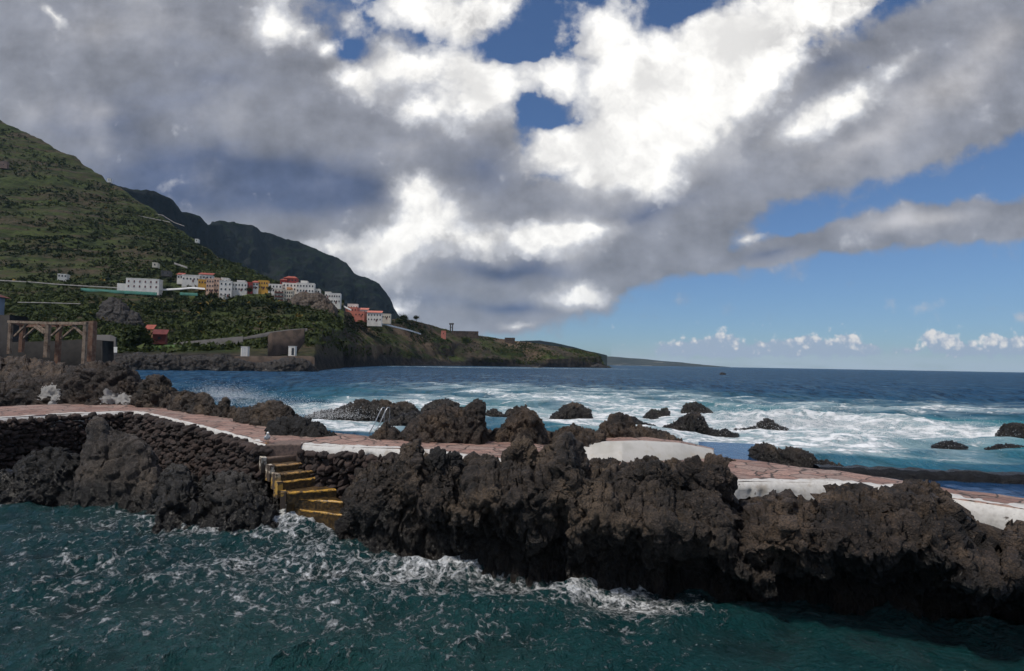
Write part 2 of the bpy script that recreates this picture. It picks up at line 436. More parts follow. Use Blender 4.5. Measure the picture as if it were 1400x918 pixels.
def m_white_wall(t, B):
    p = t.pos(); x, y, z = t.sep(p); n = t.noise(p, 1.1, 6., .6)
    st = t.noise(t.map(p, scale=(5, 5, .7)), 1., 5., .6)
    col = t.mix(t.ss(n, .4, .7), (.44, .43, .405, 1), (.34, .33, .30, 1))
    col = t.mix(t.m('MULTIPLY', t.ss(st, .52, .72), .55), col, (.36, .33, .27, 1))
    r = at_d(972, 621, 18.3)
    d = t.vm('LENGTH', t.vm('SUBTRACT', p, tuple(r)))
    ym = t.m('MULTIPLY', t.ss(d, .75, .1), t.ss(st, .38, .6))
    col = t.mix(ym, col, (.42, .23, .05, 1))
    setp(t, B, Base_Color=col, Roughness=.7, Normal=t.bump(n, .3, .03))
M_wwall = material('stained_white_wall', m_white_wall)

def m_stone(t, B):
    p = t.pos(); r = t.attr('tone'); n = t.noise(p, 13., 5., .65); n0 = t.noise(p, 1.4, 4., .6)
    col = t.mix(r, (.013, .009, .0078, 1), (.048, .029, .023, 1))
    col = t.mix(t.ss(n, .42, .72), col, (.018, .013, .012, 1))
    col = t.mix(t.m('MULTIPLY', t.ss(n0, .5, .7), .3), col, (.09, .07, .06, 1))
    setp(t, B, Base_Color=col, Roughness=.9, Normal=t.bump(n, .9, .04))
M_stone = material('dry_stone', m_stone)

def m_step(t, B):
    p = t.pos(); z = t.sep(p)[2]; n = t.noise(p, 3., 6., .65); n2 = t.noise(p, 14., 5., .6)
    col = t.mix(t.ss(n, .38, .62), (.045, .030, .018, 1), (.12, .078, .048, 1))
    col = t.mix(t.ss(z, 1.55, 1.9), t.mix(t.ss(n2, .4, .65), (.026, .016, .007, 1), (.10, .058, .017, 1)), t.mix(t.ss(n2, .4, .65), (.16, .11, .09, 1), (.09, .065, .055, 1)))
    setp(t, B, Base_Color=col, Roughness=t.ss(z, .6, 1.6, .3, .85), Normal=t.bump(n2, .6, .02))
M_step = material('stained_concrete_step', m_step)

def m_yellow(t, B):
    p = t.pos(); z = t.sep(p)[2]; n = t.noise(p, 6., 6., .7); n1 = t.noise(p, 22., 4., .6)
    c = t.mix(t.ss(z, 1.1, 1.7), (.46, .25, .025, 1), (.34, .22, .12, 1))
    c = t.mix(t.ss(n1, .4, .7), c, (.26, .13, .018, 1))
    c = t.mix(t.ss(n, .50, .62), c, (.05, .032, .016, 1))
    setp(t, B, Base_Color=c, Roughness=.5)
M_yellow = material('worn_yellow_paint', m_yellow)

def simple(name, col, rough=.8, var=.25, scale=3., metallic=0., dirt=None):
    def f(t, B):
        p = t.pos(); n = t.noise(p, scale, 5., .6)
        d = dirt or (col[0]*(1-var*2), col[1]*(1-var*2), col[2]*(1-var*2))
        c = t.mix(t.ss(n, .38, .7), (*col, 1), (*d, 1))
        setp(t, B, Base_Color=c, Roughness=rough, Metallic=metallic)
    return material(name, f)

def m_terrain(kind):
    def f(t, B):
        p = t.pos(); x, y, z = t.sep(p)
        k = 1.
        n0 = t.noise(p, .012, 6., .6); n1 = t.noise(p, .05, 7., .62); n2 = t.noise(p, .22, 6., .65)
        ter = t.noise(t.map(p, scale=(.012, .012, .22)), 1., 5., .6)          # farmed terraces follow the contour
        nz = t.sep(t.nrm())[2]
        g1 = t.mix(t.ss(n1, .36, .62), (.013, .021, .006, 1), (.054, .070, .020, 1))
        g1 = t.mix(t.ss(n2, .44, .68), g1, (.018, .024, .009, 1))
        br = t.mix(t.ss(n2, .35, .65), (.026, .021, .018, 1), (.075, .057, .046, 1))
        dry = t.mix(t.ss(n2, .4, .6), (.030, .030, .013, 1), (.070, .054, .028, 1))
        col = t.mix(t.ss(t.m('ADD', t.m('MULTIPLY', n0, .5), t.m('MULTIPLY', ter, .5)), .46, .60), g1, t.mix(.45, dry, br))
        steep = t.ss(t.m('ADD', nz, t.m('MULTIPLY', t.m('SUBTRACT', n2, .5), .5)), .62, .40)
        if kind == 'shore':
            low = t.ss(t.m('ADD', z, t.m('MULTIPLY', t.m('SUBTRACT', n1, .5), 22.)), 11., 4.)
            red = t.mix(t.ss(n1, .4, .62), (.085, .056, .038, 1), (.17, .12, .082, 1))
            steep = t.m('MAXIMUM', steep, t.ss(t.noise(p, .03, 5., .6), .42, .54))
            col = t.mix(t.m('MULTIPLY', steep, .85), col, t.mix(t.ss(n0, .42, .58), br, red))
            col = t.mix(low, col, t.mix(t.ss(n2, .35, .7), (.013, .013, .014, 1), (.045, .038, .034, 1)))
        else:
            col = t.mix(t.m('MULTIPLY', steep, .7), col, br)
            low = t.ss(t.m('ADD', z, t.m('MULTIPLY', t.m('SUBTRACT', n2, .5), 6.)), 8., 5.)
            col = t.mix(low, col, t.mix(t.ss(n2, .35, .7), (.015, .014, .014, 1), (.05, .042, .036, 1)))
        setp(t, B, Base_Color=col, Roughness=.95, Normal=t.bump(t.m('ADD', n2, t.m('MULTIPLY', t.noise(p, .8, 4., .6), .4)), 1., 1.4))
        B.inputs['Specular IOR Level'].default_value = .1
    return f
M_hill = material('terraced_hillside', m_terrain('hill'))
M_head = material('headland_ground', m_terrain('shore'))
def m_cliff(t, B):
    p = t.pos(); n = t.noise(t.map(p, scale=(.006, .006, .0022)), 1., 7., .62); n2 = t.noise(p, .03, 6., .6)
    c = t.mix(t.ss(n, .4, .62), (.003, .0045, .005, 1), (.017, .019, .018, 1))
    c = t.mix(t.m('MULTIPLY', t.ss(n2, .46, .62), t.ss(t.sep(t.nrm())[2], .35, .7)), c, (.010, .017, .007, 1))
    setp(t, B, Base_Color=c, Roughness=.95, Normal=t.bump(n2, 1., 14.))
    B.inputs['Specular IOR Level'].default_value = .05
M_cliff = material('dark_cliff_rock', m_cliff)  # very dark rock colour throughout
def m_far(t, B):
    p = t.pos(); n = t.noise(t.map(p, scale=(.002, .002, .05)), 1., 5., .6)
    c = t.mix(t.ss(n, .4, .6), (.02, .027, .025, 1), (.045, .05, .04, 1))
    c = t.mix(t.ss(t.noise(t.map(p, scale=(.004, .001, .09)), 1., 4., .5), .63, .68), c, (.22, .20, .17, 1))
    setp(t, B, Base_Color=c, Roughness=.95)
M_far = material('far_coast', m_far)

def m_leaf(t, B):
    r = t.attr('tone')
    c = t.mix(r, (.013, .021, .006, 1), (.058, .074, .020, 1))
    c = t.mix(t.ss(r, .93, .95), c, (.16, .11, .025, 1))
    setp(t, B, Base_Color=c, Roughness=.8)
    B.inputs['Specular IOR Level'].default_value = .15
M_leaf = material('shrub_leaves', m_leaf)

# ------------------------------------------------------------------ walkway geometry (traced)
NEAR = [(-420,600),(-250,592),(0,572),(100,566),(180,563),(205,566),(235,574),(270,582),(310,593),(345,603),(362,608),(411,608),(440,610),(540,614),(600,620),(680,632),(760,642),(800,646),(860,650),(930,654),(1000,659),(1060,659),(1130,660),(1220,668),(1300,682),(1400,697),(1520,718),(1700,750)]
FAR = [(-420,575),(-250,566),(0,556),(100,552),(210,549),(240,554),(300,562),(350,574),(385,588),(450,592),(500,596),(550,600),(640,602),(720,601),(760,602),(800,629),(850,632),(920,630),(966,627),(1000,627),(1025,629),(1091,638),(1157,645),(1226,655),(1296,667),(1400,681),(1520,700),(1700,728)]
ZP = [(-420,2.1),(700,2.1),(740,2.05),(790,1.62),(830,1.6),(1700,1.6)]
def near_w(px): return at_z(px, ip(px, NEAR), ip(px, ZP))
def far_w(px): return at_z(px, ip(px, FAR), ip(px, ZP))

def build_path(x0, x1, name, label):
    px = np.arange(x0, x1 + 1, 3.)
    A, Bp = near_w(px), far_w(px)
    nr = 26
    ts = np.linspace(0, 1, nr)
    G = A[None] * (1 - ts[:, None, None]) + Bp[None] * ts[:, None, None]
    q = G.reshape(-1, 3)
    G[..., 2] += (fbm(q * .5, 4) * .07 + fbm(q * 3, 2) * .012).reshape(nr, -1)
    low = G[-1].copy(); low[:, 2] = -1; low[:, 1] += .3
    low2 = G[0].copy(); low2[:, 2] = -1; low2[:, 1] += .25
    low3 = G[0].copy(); low3[:, 2] -= .25; low3[:, 1] += .25
    G = np.concatenate([low2[None], low3[None], G, low[None]])
    return tag(mesh_obj(name, G.reshape(-1, 3), grid_faces(*G.shape[:2]), M_pave, smooth=False), label, 'path', kind='structure')
build_path(-420, 790, 'path', 'reddish crazy-paved walkway curving past the stairs along the pool')
build_path(768, 1700, 'path', 'lower reddish crazy-paved walkway running behind the large dark outcrop to the right edge')

# kerb: white painted rounded lip on the pool side
def build_kerb(x0, x1, label, drop=.44, seed=0):
    px = np.arange(x0, x1 + .1, 1.5)
    A = near_w(px); Bf = far_w(px)
    back = (Bf - A); back /= np.linalg.norm(back[:, :2], axis=1)[:, None]
    prof = [(.50, .010), (.2, .03), (.03, .015), (-.08, -.06), (-.14, -.18), (-.17, -.30), (-.17, -drop)]
    w = fbm(A * .55 + seed * 7.7, 3); w2 = fbm(A * 2.4 + seed * 3.3, 3)
    rows = []
    for k, (b, z) in enumerate(prof):
        r = A.copy()
        s = 1 + (1.2 * w + .9 * w2) * (1 if k in (0, 5, 6) else .3)
        r[:, :2] += back[:, :2] * (b * s)[:, None]
        r[:, 2] = A[:, 2] + z * (s if z < 0 else 1) + w2 * .02
        rows.append(r)
    G = np.array(rows)
    return tag(mesh_obj('kerb', G.reshape(-1, 3), grid_faces(*G.shape[:2])[:, ::-1].copy(), M_white, smooth=True), label, 'kerb', kind='structure')
build_kerb(-420, 364, 'worn white painted kerb above the dry stone wall left of the stairs', seed=1)
build_kerb(412, 780, 'worn white painted kerb right of the stairs above the short stone wall', seed=4)
build_kerb(950, 1240, 'white painted kerb showing in the gap between two dark outcrops', drop=.6, seed=7)
build_kerb(1262, 1700, 'white painted kerb of the walkway at the right edge', drop=.45, seed=11)

# raised platform with its white wall
px = np.arange(744, 978, 2.)
FT = [(740,611),(790,610),(830,606),(880,605),(930,608),(977,617)]
FB = [(740,600),(790,598),(830,595),(880,597),(930,603),(977,613)]
WB = [(740,628),(800,628.5),(850,632.5),(920,630.5),(977,627)]
W0 = at_z(px, ip(px, WB), 1.58)
A = at_d(px, ip(px, FT), W0[:, 1] + .6)
Bp = at_z(px, ip(px, FB), A[:, 2])
ts = np.linspace(0, 1, 12)
G = A[None] * (1 - ts[:, None, None]) + Bp[None] * ts[:, None, None]
G[..., 2] += (fbm(G.reshape(-1, 3) * .8, 3) * .05).reshape(G.shape[:2])
lo = G[-1].copy(); lo[:, 2] = -.5
G = np.concatenate([G, lo[None]])
tag(mesh_obj('platform', G.reshape(-1, 3), grid_faces(*G.shape[:2]), M_pave), 'raised reddish paved terrace above the low white wall', 'platform', kind='structure')
A2 = A.copy(); A2[:, 1] -= .03
rows = []
top = A2.copy(); top[:, 2] += .035
inn = top.copy(); inn[:, 1] += .22
for s in np.linspace(0, 1, 9):
    r = top * (1 - s) + W0 * s
    r[:, 1] -= .10 * math.sin(math.pi * s) * .4
    rows.append(r)
lo = W0.copy(); lo[:, 2] = 1.2
G = np.array([inn] + rows + [lo])
end = G[:, -1:].copy(); end[..., 1] += 1.2; end[..., 0] -= .25; end[..., 2] -= .02; G = np.concatenate([G, end], 1)
G[1:-1] += (fbm(G[1:-1].reshape(-1, 3) * 1.3, 4) * .03).reshape(G[1:-1].shape[:2])[..., None]
c = G.reshape(-1, 3).mean(0)
tag(mesh_obj('white_wall', G.reshape(-1, 3), grid_faces(*G.shape[:2])[:, ::-1].copy(), M_wwall, smooth=True, loc=c), 'low white wall with yellow stain at its right end below the raised terrace', 'wall')

# ------------------------------------------------------------------ dry stone walls
def stone_wall(x0, x1, z0, z1, label, front=.16):
    px = np.linspace(x0, x1, 260); L = near_w(px)
    seg = np.r_[0, np.cumsum(np.linalg.norm(np.diff(L[:, :2], axis=0), axis=1))]
    V, Fc = ico(2); n = len(V)
    vs, fs, tn = [], [], []
    back = []
    z = z0; row = 0
    k = 0
    while z < z1:
        h = random.uniform(.13, .22); s = random.uniform(0, .2)
        while s < seg[-1]:
            w = random.choice((.12, .17, .22, .3, .38)) * random.uniform(.85, 1.15)
            x = np.interp(s + w / 2, seg, L[:, 0]); y = np.interp(s + w / 2, seg, L[:, 1])
            x2 = np.interp(s + w / 2 + .2, seg, L[:, 0]); y2 = np.interp(s + w / 2 + .2, seg, L[:, 1])
            a = math.atan2(y2 - y, x2 - x)
            dep = (1 - (z - z0) / (z1 - z0)) * .3
            q = V * np.array([w * .56, random.uniform(.14, .24), h * random.uniform(.5, .78)])
            q = np.sign(q) * np.abs(q)
            q = q * (1 + .75 * fbm(V * 1.3 + k * 3.7, 4))[:, None]
            t_ = random.uniform(-.6, .6); c_, s_ = math.cos(t_), math.sin(t_)
            q = np.stack([q[:, 0] * c_ - q[:, 2] * s_, q[:, 1], q[:, 0] * s_ + q[:, 2] * c_], 1)
            c_, s_ = math.cos(a), math.sin(a)
            q = np.stack([q[:, 0] * c_ - q[:, 1] * s_, q[:, 0] * s_ + q[:, 1] * c_, q[:, 2]], 1)
            off = -(front + dep + random.uniform(-.1, .1))
            q += np.array([x - math.sin(a) * off * 1., y + math.cos(a) * off, z + h / 2 + random.uniform(-.06, .06)])
            vs.append(q); fs.append(Fc + k * n); tn.append(np.full(n, random.random())); k += 1
            s += w * random.uniform(.86, .98)
        z += h * .9; row += 1
    V2 = np.concatenate(vs); F2 = np.concatenate(fs); T2 = np.concatenate(tn)
    # earth core behind the stones
    core = np.array([L + np.array([0, -.02, -.12]), np.c_[L[:, :2] + np.array([0, -.25]), np.full(len(L), -.6)]])
    core[..., 2][0] = z1
    cf = grid_faces(2, len(L), len(V2))
    F2 = np.concatenate([F2, cf[:, [0, 1, 2]], cf[:, [0, 2, 3]]]); V2 = np.concatenate([V2, core.reshape(-1, 3)]); T2 = np.r_[T2, np.zeros(2 * len(L))]
    c = V2.mean(0); c[2] = z0
    return tag(mesh_obj('dry_stone_wall', V2, F2, M_stone, loc=c, attrs={'tone': T2}), label, 'stone wall')
stone_wall(-300, 366, -.2, 1.86, 'long dry stone wall of dark brown rocks under the white kerb left of the stairs')
stone_wall(410, 640, -.2, 1.84, 'short dry stone wall of dark rounded rocks right of the yellow-edged stairs')

# ------------------------------------------------------------------ rocks
def facets(p):
    """each Worley cell is a tilted plane at its own height: broken, angular faces"""
    i = np.floor(p).astype(int); f = p - i
    F1 = np.full(len(p), 9.); F2 = np.full(len(p), 9.); val = np.zeros(len(p))
    for dx in (-1, 0, 1):
        for dy in (-1, 0, 1):
            for dz in (-1, 0, 1):
                h = PERM[PERM[PERM[(i[:, 0] + dx) & 255] + ((i[:, 1] + dy) & 255)] + ((i[:, 2] + dz) & 255)]
                q = RV[h] + np.array([dx, dy, dz]) - f
                d = np.sqrt((q * q).sum(1)); m = d < F1
                F2 = np.where(m, F1, np.minimum(F2, d)); F1 = np.where(m, d, F1)
                val = np.where(m, (GR[h] * q).sum(1) * .9 + (RV[h][:, 0] - .5) * .8, val)
    return val, F2 - F1

def rock_disp(P, s, rough=1., cell=1.):
    w = np.stack([fbm(P / (.6 * s) + k * 31.7, 3) for k in range(3)], 1)
    Q = (P + w * .16 * s) * np.array([1, 1, .72])
    v1, e1 = facets(Q / (.62 * s * cell) + 3.3)
    v2, e2 = facets(Q / (.25 * s * cell) + 9.1)
    n1 = fbm(P / (1.5 * s) + 5.5, 4)
    rg = fbm(Q / (.5 * s) + 1.5, 5, True)
    cre = fbm((P + w * .2 * s) * np.array([1, 1, .22]) / (1.1 * s) + 11.5, 3)
    fine = fbm(P / (.10 * s) + 2.5, 4)
    clink = fbm(P / (.17 * s) + 7.5, 4, True)
    grit = sstep(-.15, .25, fbm(P / (1.1 * s) + 21, 3)); slab = sstep(-.05, .2, fbm(P / 1.3 + 61, 3))
    v3, e3 = facets((P + w * .12 * s) * np.array([1, 1, .6]) / (1.5 * s) + 4.4)
    d = .30 * n1 + .30 * v3 - .16 * (1 - sstep(0, .06, e3)) + (1 - .65 * slab) * (.22 * v1 - .11 * (1 - sstep(0, .12, e1))) + (.25 + .75 * slab) * (.10 * v2 - .05 * (1 - sstep(0, .16, e2))) + .10 * rg - .17 * (1 - sstep(0, .07, np.abs(cre))) + (.35 + .65 * grit) * (.10 * clink + .12 * fine)
    return (d - .07) * s * rough

def ridge(name, label, crest, d, base_z=-.5, wf=None, wb=None, res=.06, s=.8, mat=None, ex=.62, over=None, group=None, rough=1., cat='rock', kcap=1.3, sharp=True, base_line=None, endcap=True):
    """A rock whose skyline follows a traced crest; d = distance (number or [(px, d)...])."""
    if group in ('shore rocks along the far side of the walkway', 'rocks standing in the surf'): s *= .55; ex = max(ex, .85); rough *= 1.35
    c = np.array(crest, float)
    dd = (lambda x: np.full_like(x, float(d))) if np.isscalar(d) else (lambda x: ip(x, d))
    x0, x1 = c[0, 0], c[-1, 0]
    # resample evenly along the crest length
    pp = at_d(c[:, 0], c[:, 1], dd(c[:, 0]))
    L = np.r_[0, np.cumsum(np.linalg.norm(np.diff(pp, axis=0), axis=1))]
    n = int(np.clip(L[-1] / res, 24, 620))
    sl = np.linspace(0, L[-1], n)
    px = np.interp(sl, L, c[:, 0]); py = np.interp(sl, L, c[:, 1])
    ker = np.array([1, 2, 1]) / 4
    for _ in range(2):
        py[1:-1] = np.convolve(py, ker, 'valid'); px[1:-1] = np.convolve(px, ker, 'valid')
    C = at_d(px, py, dd(px))
    if sharp:
        jq = np.stack([sl / (.42 * s), np.full(n, c[0, 0] * .37), np.zeros(n)], 1)
        C[:, 2] += s * (.30 * fbm(jq, 3, True) + .22 * fbm(jq * 2.7 + 5, 3)) * np.clip((C[:, 2] - base_z) / s, 0, 1) - .32 * s
    h = np.maximum(C[:, 2] - base_z, .05)
    # thickness wants to be smoother than the crest
    hs = h.copy()
    for _ in range(max(4, n // 30)): hs[1:-1] = np.convolve(hs, ker, 'valid')
    def th(v):
        if v is None: return np.full(n, 9.)
        return np.full(n, float(v)) if np.isscalar(v) else ip(px, v)
    u = np.linspace(0, 1, n)
    cap = np.clip(np.minimum(u, 1 - u) / .07, 0, 1) ** .5 if endcap else np.ones(n)
    f_ = np.minimum(th(wf), kcap * hs) * (.25 + .75 * cap); b_ = np.minimum(th(wb if wb is not None else wf), kcap * hs) * (.25 + .75 * cap)
    if base_line is not None:
        bd = ip(px, base_line); f_ = np.maximum(C[:, 1] - bd, .2)
    m = int(np.clip((hs.max() * 1.7 + f_.max() + b_.max()) / res, 20, 300))
    ph = np.linspace(0, math.pi, m)
    cs, sn = np.cos(ph), np.sin(ph)
    yo = np.sign(cs) * np.abs(cs) ** ex; zo = np.abs(sn) ** ex
    G = np.zeros((m, n, 3))
    G[..., 0] = C[None, :, 0] + 0 * yo[:, None]
    rad = C[:, :2] / np.linalg.norm(C[:, :2], axis=1)[:, None]
    off = np.where(yo[:, None] > 0, -yo[:, None] * f_[None], -yo[:, None] * b_[None])
    if over is not None:
        om = ip(px, over)[None]
        zz = zo[:, None]
        bulge = om * (np.exp(-((zz - .80) / .2) ** 2) * -.8 + np.exp(-((zz - .28) / .27) ** 2) * .95)
        off = off + np.where(yo[:, None] > 0, bulge * yo[:, None] ** .5 if False else bulge * np.clip(yo[:, None] * 2.2, 0, 1), 0)
    G[..., 0] += rad[None, :, 0] * off
    G[..., 1] = C[None, :, 1] + rad[None, :, 1] * off
    G[..., 2] = base_z + h[None] * zo[:, None]
    N = -grid_normals(G)
    if N[m // 2, :, 2].mean() < 0: N = -N
    dp = rock_disp(G.reshape(-1, 3), s, rough).reshape(m, n)
    dp -= dp.mean() + .05 * s * rough
    G = G + N * dp[..., None]
    ex_ = G[..., 2].max(0) - C[:, 2]
    k_ = max(2, int(.14 * s / res)); kk = np.ones(2 * k_ + 1) / (2 * k_ + 1)
    ex_ = np.convolve(np.pad(ex_, k_, mode='edge'), kk, 'valid')
    G[..., 2] -= ex_[None] * np.clip(zo, 0, 1)[:, None]
    base = np.array([C[:, 0].mean(), C[:, 1].mean(), base_z])
    o = mesh_obj(name, G.reshape(-1, 3), grid_faces(m, n)[:, ::-1].copy(), mat or M_rock, loc=base, smooth=not sharp)
    return tag(o, label, cat, group)

# big outcrop between the camera's pool and the walkway
ridge('lava_outcrop', 'large craggy dark lava outcrop with a pointed knob right of the stairs',
      [(464,702),(474,676),(484,652),(503,634),(522,628),(535,622),(548,618),(553,602),(562,596),(571,598),(577,618),(590,625),(600,620),(608,613),(617,618),(625,632),(640,628),(650,615),(668,612),(684,622),(695,616),(700,608),(722,608),(735,618),(748,607),(758,600),(766,589),(773,584),(781,590),(785,606),(797,622),(804,634),(820,628),(840,629),(850,630),(875,636),(895,638),(915,634),(935,640),(955,634),(972,642),(985,652),(1000,670),(1010,692),(1030,705),(1060,718)],
      [(464,15.6),(560,14.6),(700,13.7),(800,13.2),(900,12.9),(1000,12.4),(1060,12.0)], base_z=-.6,
      base_line=[(455,14.9),(520,13.6),(600,12.9),(700,12.2),(800,11.7),(900,11.3),(1000,10.9),(1060,10.7)], wb=1.0, res=.04, s=.62, ex=.55,
      over=[(455,.1),(520,.3),(600,.5),(800,.6),(950,.8),(1060,.8)], mat=M_rock)
ridge('lava_outcrop', 'broad brown lava outcrop with a black undercut hollow at the right edge above the pool',
      [(985,712),(1005,696),(1020,684),(1032,678),(1045,682),(1058,664),(1072,662),(1088,672),(1105,680),(1118,668),(1140,660),(1160,655),(1200,652),(1240,655),(1270,660),(1292,668),(1308,682),(1320,697),(1345,700),(1375,705),(1400,712),(1450,722),(1520,735),(1640,760)],
      [(985,12.2),(1060,11.6),(1200,11.0),(1400,10.3),(1640,9.8)], base_z=-.6,
      base_line=[(985,11.2),(1060,10.6),(1200,10.0),(1400,9.4),(1640,9.)], wb=.9, res=.04, s=.62, ex=.55,
      over=[(985,.6),(1080,1.1),(1400,1.3),(1640,1.2)], mat=M_rock_brown)

# left pool edge
def boulder(name, label, px, py, d, size, mat, s, seed, rough=.8, cat='boulder', group=None, res=5):
    V, Fc = ico(res); c = at_d(px, py, d)
    P = V * np.array(size) + c
    N = V / np.array(size); N /= np.linalg.norm(N, axis=1)[:, None]
    P = P + N * rock_disp(P + seed * 13.1, s, rough)[:, None]
    return tag(mesh_obj(name, P, Fc, mat, loc=c - np.array([0, 0, size[2]]), smooth=True), label, cat, group)
TOP = 'angular blocks lodged on the crest of the large outcrop'
boulder('boulder', 'smooth-faced angular dark block lodged on the outcrop crest right of the pointed knob', 606, 640, 13.55, (.42, .4, .36), M_rock_wet_shaded, .5, 1, 1.2, group=TOP)
boulder('boulder', 'dark wedge-shaped block lodged on the outcrop crest left of the tall spike', 712, 632, 13.0, (.5, .4, .45), M_rock, .55, 2, 1.2, group=TOP)
boulder('boulder', 'big grey angular block lodged on the outcrop crest below the white wall', 893, 658, 12.2, (.62, .45, .42), M_rock, .6, 3, 1.2, group=TOP)
boulder('boulder', 'rounded brown block lodged on the right shoulder of the large outcrop', 965, 662, 11.9, (.5, .45, .5), M_rock_brown, .6, 4, 1.2, group=TOP)
ridge('lava_rock', 'dark shadowed rock below the stone wall at the far left', [(-90,648),(-40,630),(20,640),(38,616),(62,606),(88,608),(104,618),(114,646),(120,680)], 18.6, -.4, wf=1.1, wb=.6, ex=.85, s=.6, mat=M_rock_wet_shaded, res=.05)
ridge('boulder', 'pale grey pointed boulder leaning against the stone wall at left', [(96,680),(104,648),(112,612),(120,582),(130,568),(140,571),(148,584),(165,590),(188,595),(206,610),(218,636),(232,672)], 18.2, -.3, wf=1.3, wb=.5, s=.9, mat=M_rock_pale, rough=.42, res=.042, kcap=.8, ex=.95, sharp=False, cat='boulder')
ridge('lava_rock', 'rough grey splash-wet rocks below the stone wall just left of the stairs', [(205,694),(216,662),(230,632),(245,624),(256,634),(270,648),(292,640),(318,636),(345,640),(366,650),(378,672),(384,696)], 16.6, -.4, wf=1.5, wb=.4, ex=.95, s=.7, mat=rock_mat('sprayed_lava', (.010,.0095,.009,1), (.046,.042,.039,1), (.085,.077,.070,1), wet=.8), res=.045)
ridge('boulder', 'glossy black wet boulder in the foam left of the stairs foot', [(300,706),(306,688),(318,676),(338,669),(358,671),(372,682),(380,704)], 15.6, -.3, wf=.6, wb=.6, s=.5, mat=M_rock_wet_shaded, cat='boulder', res=.04)
ridge('boulder', 'small low black rock in the water below the left wall', [(216,690),(224,680),(240,675),(256,679),(266,690)], 17.0, -.3, wf=.5, s=.35, mat=M_rock_wet_shaded, cat='boulder')

# beyond the walkway, left to right
SR = 'shore rocks along the far side of the walkway'
SEA = 'rocks standing in the surf'
def m_painted(m):
    t = NT(m.node_tree); B = t.n['Principled BSDF']
    p = t.pos(); src = B.inputs['Base Color'].links[0].from_socket
    px_, py_, pz_ = t.sep(p)
    n = t.vm('SCALE', t.vm('SUBTRACT', t.noise(p, 2.2, 5., .65, out=1), (.5, .5, .5)), scale=1.1)
    q = t.vm('ADD', t.comb(px_, 0., pz_), n)
    acc = None
    for cx, cy, rx_, rz_ in ((60, 537, .62, .34), (70, 546, .3, .3), (160, 546, .85, .26), (145, 543, .25, .3)):
        c = at_d(cx, cy, 29.3)
        g_ = t.map(q, loc=(c[0], 0, c[2]), scale=(rx_, 1, rz_), typ='TEXTURE')
        a_, _, c_ = t.sep(g_)
        l = t.vm('LENGTH', t.comb(a_, 0., c_)); acc = l if acc is None else t.m('MINIMUM', acc, l)
    t.l.new(t.mix(t.ss(acc, 1.08, .95), src, (.40, .39, .375, 1)), B.inputs['Base Color'])
    return m
M_mound = m_painted(rock_mat('brown_lava_painted', (.010,.0072,.006,1), (.046,.032,.025,1), (.085,.058,.040,1), wet=-9.))
ridge('lava_rock', 'large rounded brown lava mound with white paint patches beyond the walkway at left', [(-160,530),(-80,516),(0,520),(30,516),(60,516),(85,508),(104,498),(122,492),(150,490),(176,495),(188,508),(196,530),(204,552)], 31, 1.2, wf=2.2, wb=3., s=1.5, mat=M_mound, group=SR, res=.09, rough=.8)
ridge('lava_rock', 'dark domed rock between the brown mound and the low ridge beyond the walkway', [(182,550),(192,522),(203,512),(214,509),(226,514),(234,526),(242,548)], 29, 1.4, wf=1.4, s=.9, mat=M_rock, group=SR, res=.07)
ridge('lava_rock', 'low jagged ridge sloping down to white surf behind the bend of the walkway', [(228,552),(240,534),(256,532),(268,537),(277,535),(286,540),(291,550),(300,552),(305,543),(309,541),(313,551),(330,556),(345,553),(352,562)], [(228,28),(352,23)], 1.2, wf=1.1, s=.7, mat=M_rock, group=SR, res=.06)
ridge('lava_rock', 'rounded dark rock with a smaller boulder before it beside the walkway bend', [(318,572),(336,560),(352,552),(368,546),(382,546),(394,553),(402,564),(412,570),(426,580)], [(318,23),(426,20.5)], 1.7, wf=1., s=.7, mat=M_rock, group=SR, res=.05)
ridge('lava_rock', 'smooth-backed black rock lying on the paving edge left of the swim ladder', [(362,588),(370,574),(386,568),(408,567),(424,571),(440,580),(452,588),(464,594)], [(362,19.6),(464,19.0)], 1.8, wf=.8, s=.6, mat=M_rock_wet_shaded, group=SR, res=.045, rough=.8)
ridge('lava_rock', 'small pointed rock just right of the swim ladder', [(500,600),(512,591),(520,583),(527,574),(535,580),(544,588),(556,598)], 18.6, 1.8, wf=.6, s=.5, mat=M_rock_brown, group=SR, res=.045)
ridge('lava_rock', 'tall ragged brown rock with a sharp right peak in the middle of the walkway edge', [(540,604),(552,588),(566,572),(580,562),(594,554),(608,550),(622,553),(634,556),(644,550),(653,543),(658,545),(662,562),(664,582),(670,604)], 18.5, 1.7, wf=1., s=.8, mat=M_rock_brown, group=SR, res=.042, rough=.8)
ridge('lava_rock', 'rounded brown hump right of the sharp ragged rock', [(664,602),(676,588),(688,578),(698,560),(708,553),(720,552),(730,558),(738,570),(744,584),(752,598)], 18.8, 1.7, wf=.9, s=.7, mat=M_rock_brown, group=SR, res=.042, rough=.8)
ridge('lava_rock', 'low brown rocks behind the foreground spike', [(738,602),(752,590),(764,586),(775,580),(784,576),(795,582),(808,586),(822,588),(830,598)], 19.4, 1.7, wf=.8, s=.6, mat=M_rock_brown, group=SR, res=.05)
ridge('lava_rock', 'peaked brown rock trailing off to the right above the raised terrace', [(806,600),(818,588),(828,574),(838,564),(848,560),(857,566),(864,577),(880,580),(894,584),(910,588),(924,596),(942,606)], 20.6, 1.5, wf=.9, s=.7, mat=M_rock_brown, group=SR, res=.048, rough=.85)
ridge('lava_rock', 'small dark rocks at the foot of the stained white wall', [(868,632),(876,627),(884,621),(896,622),(904,628),(914,629),(924,624),(934,632)], 16.4, 1.35, wf=.4, s=.35, mat=M_rock, group=SR, res=.035)
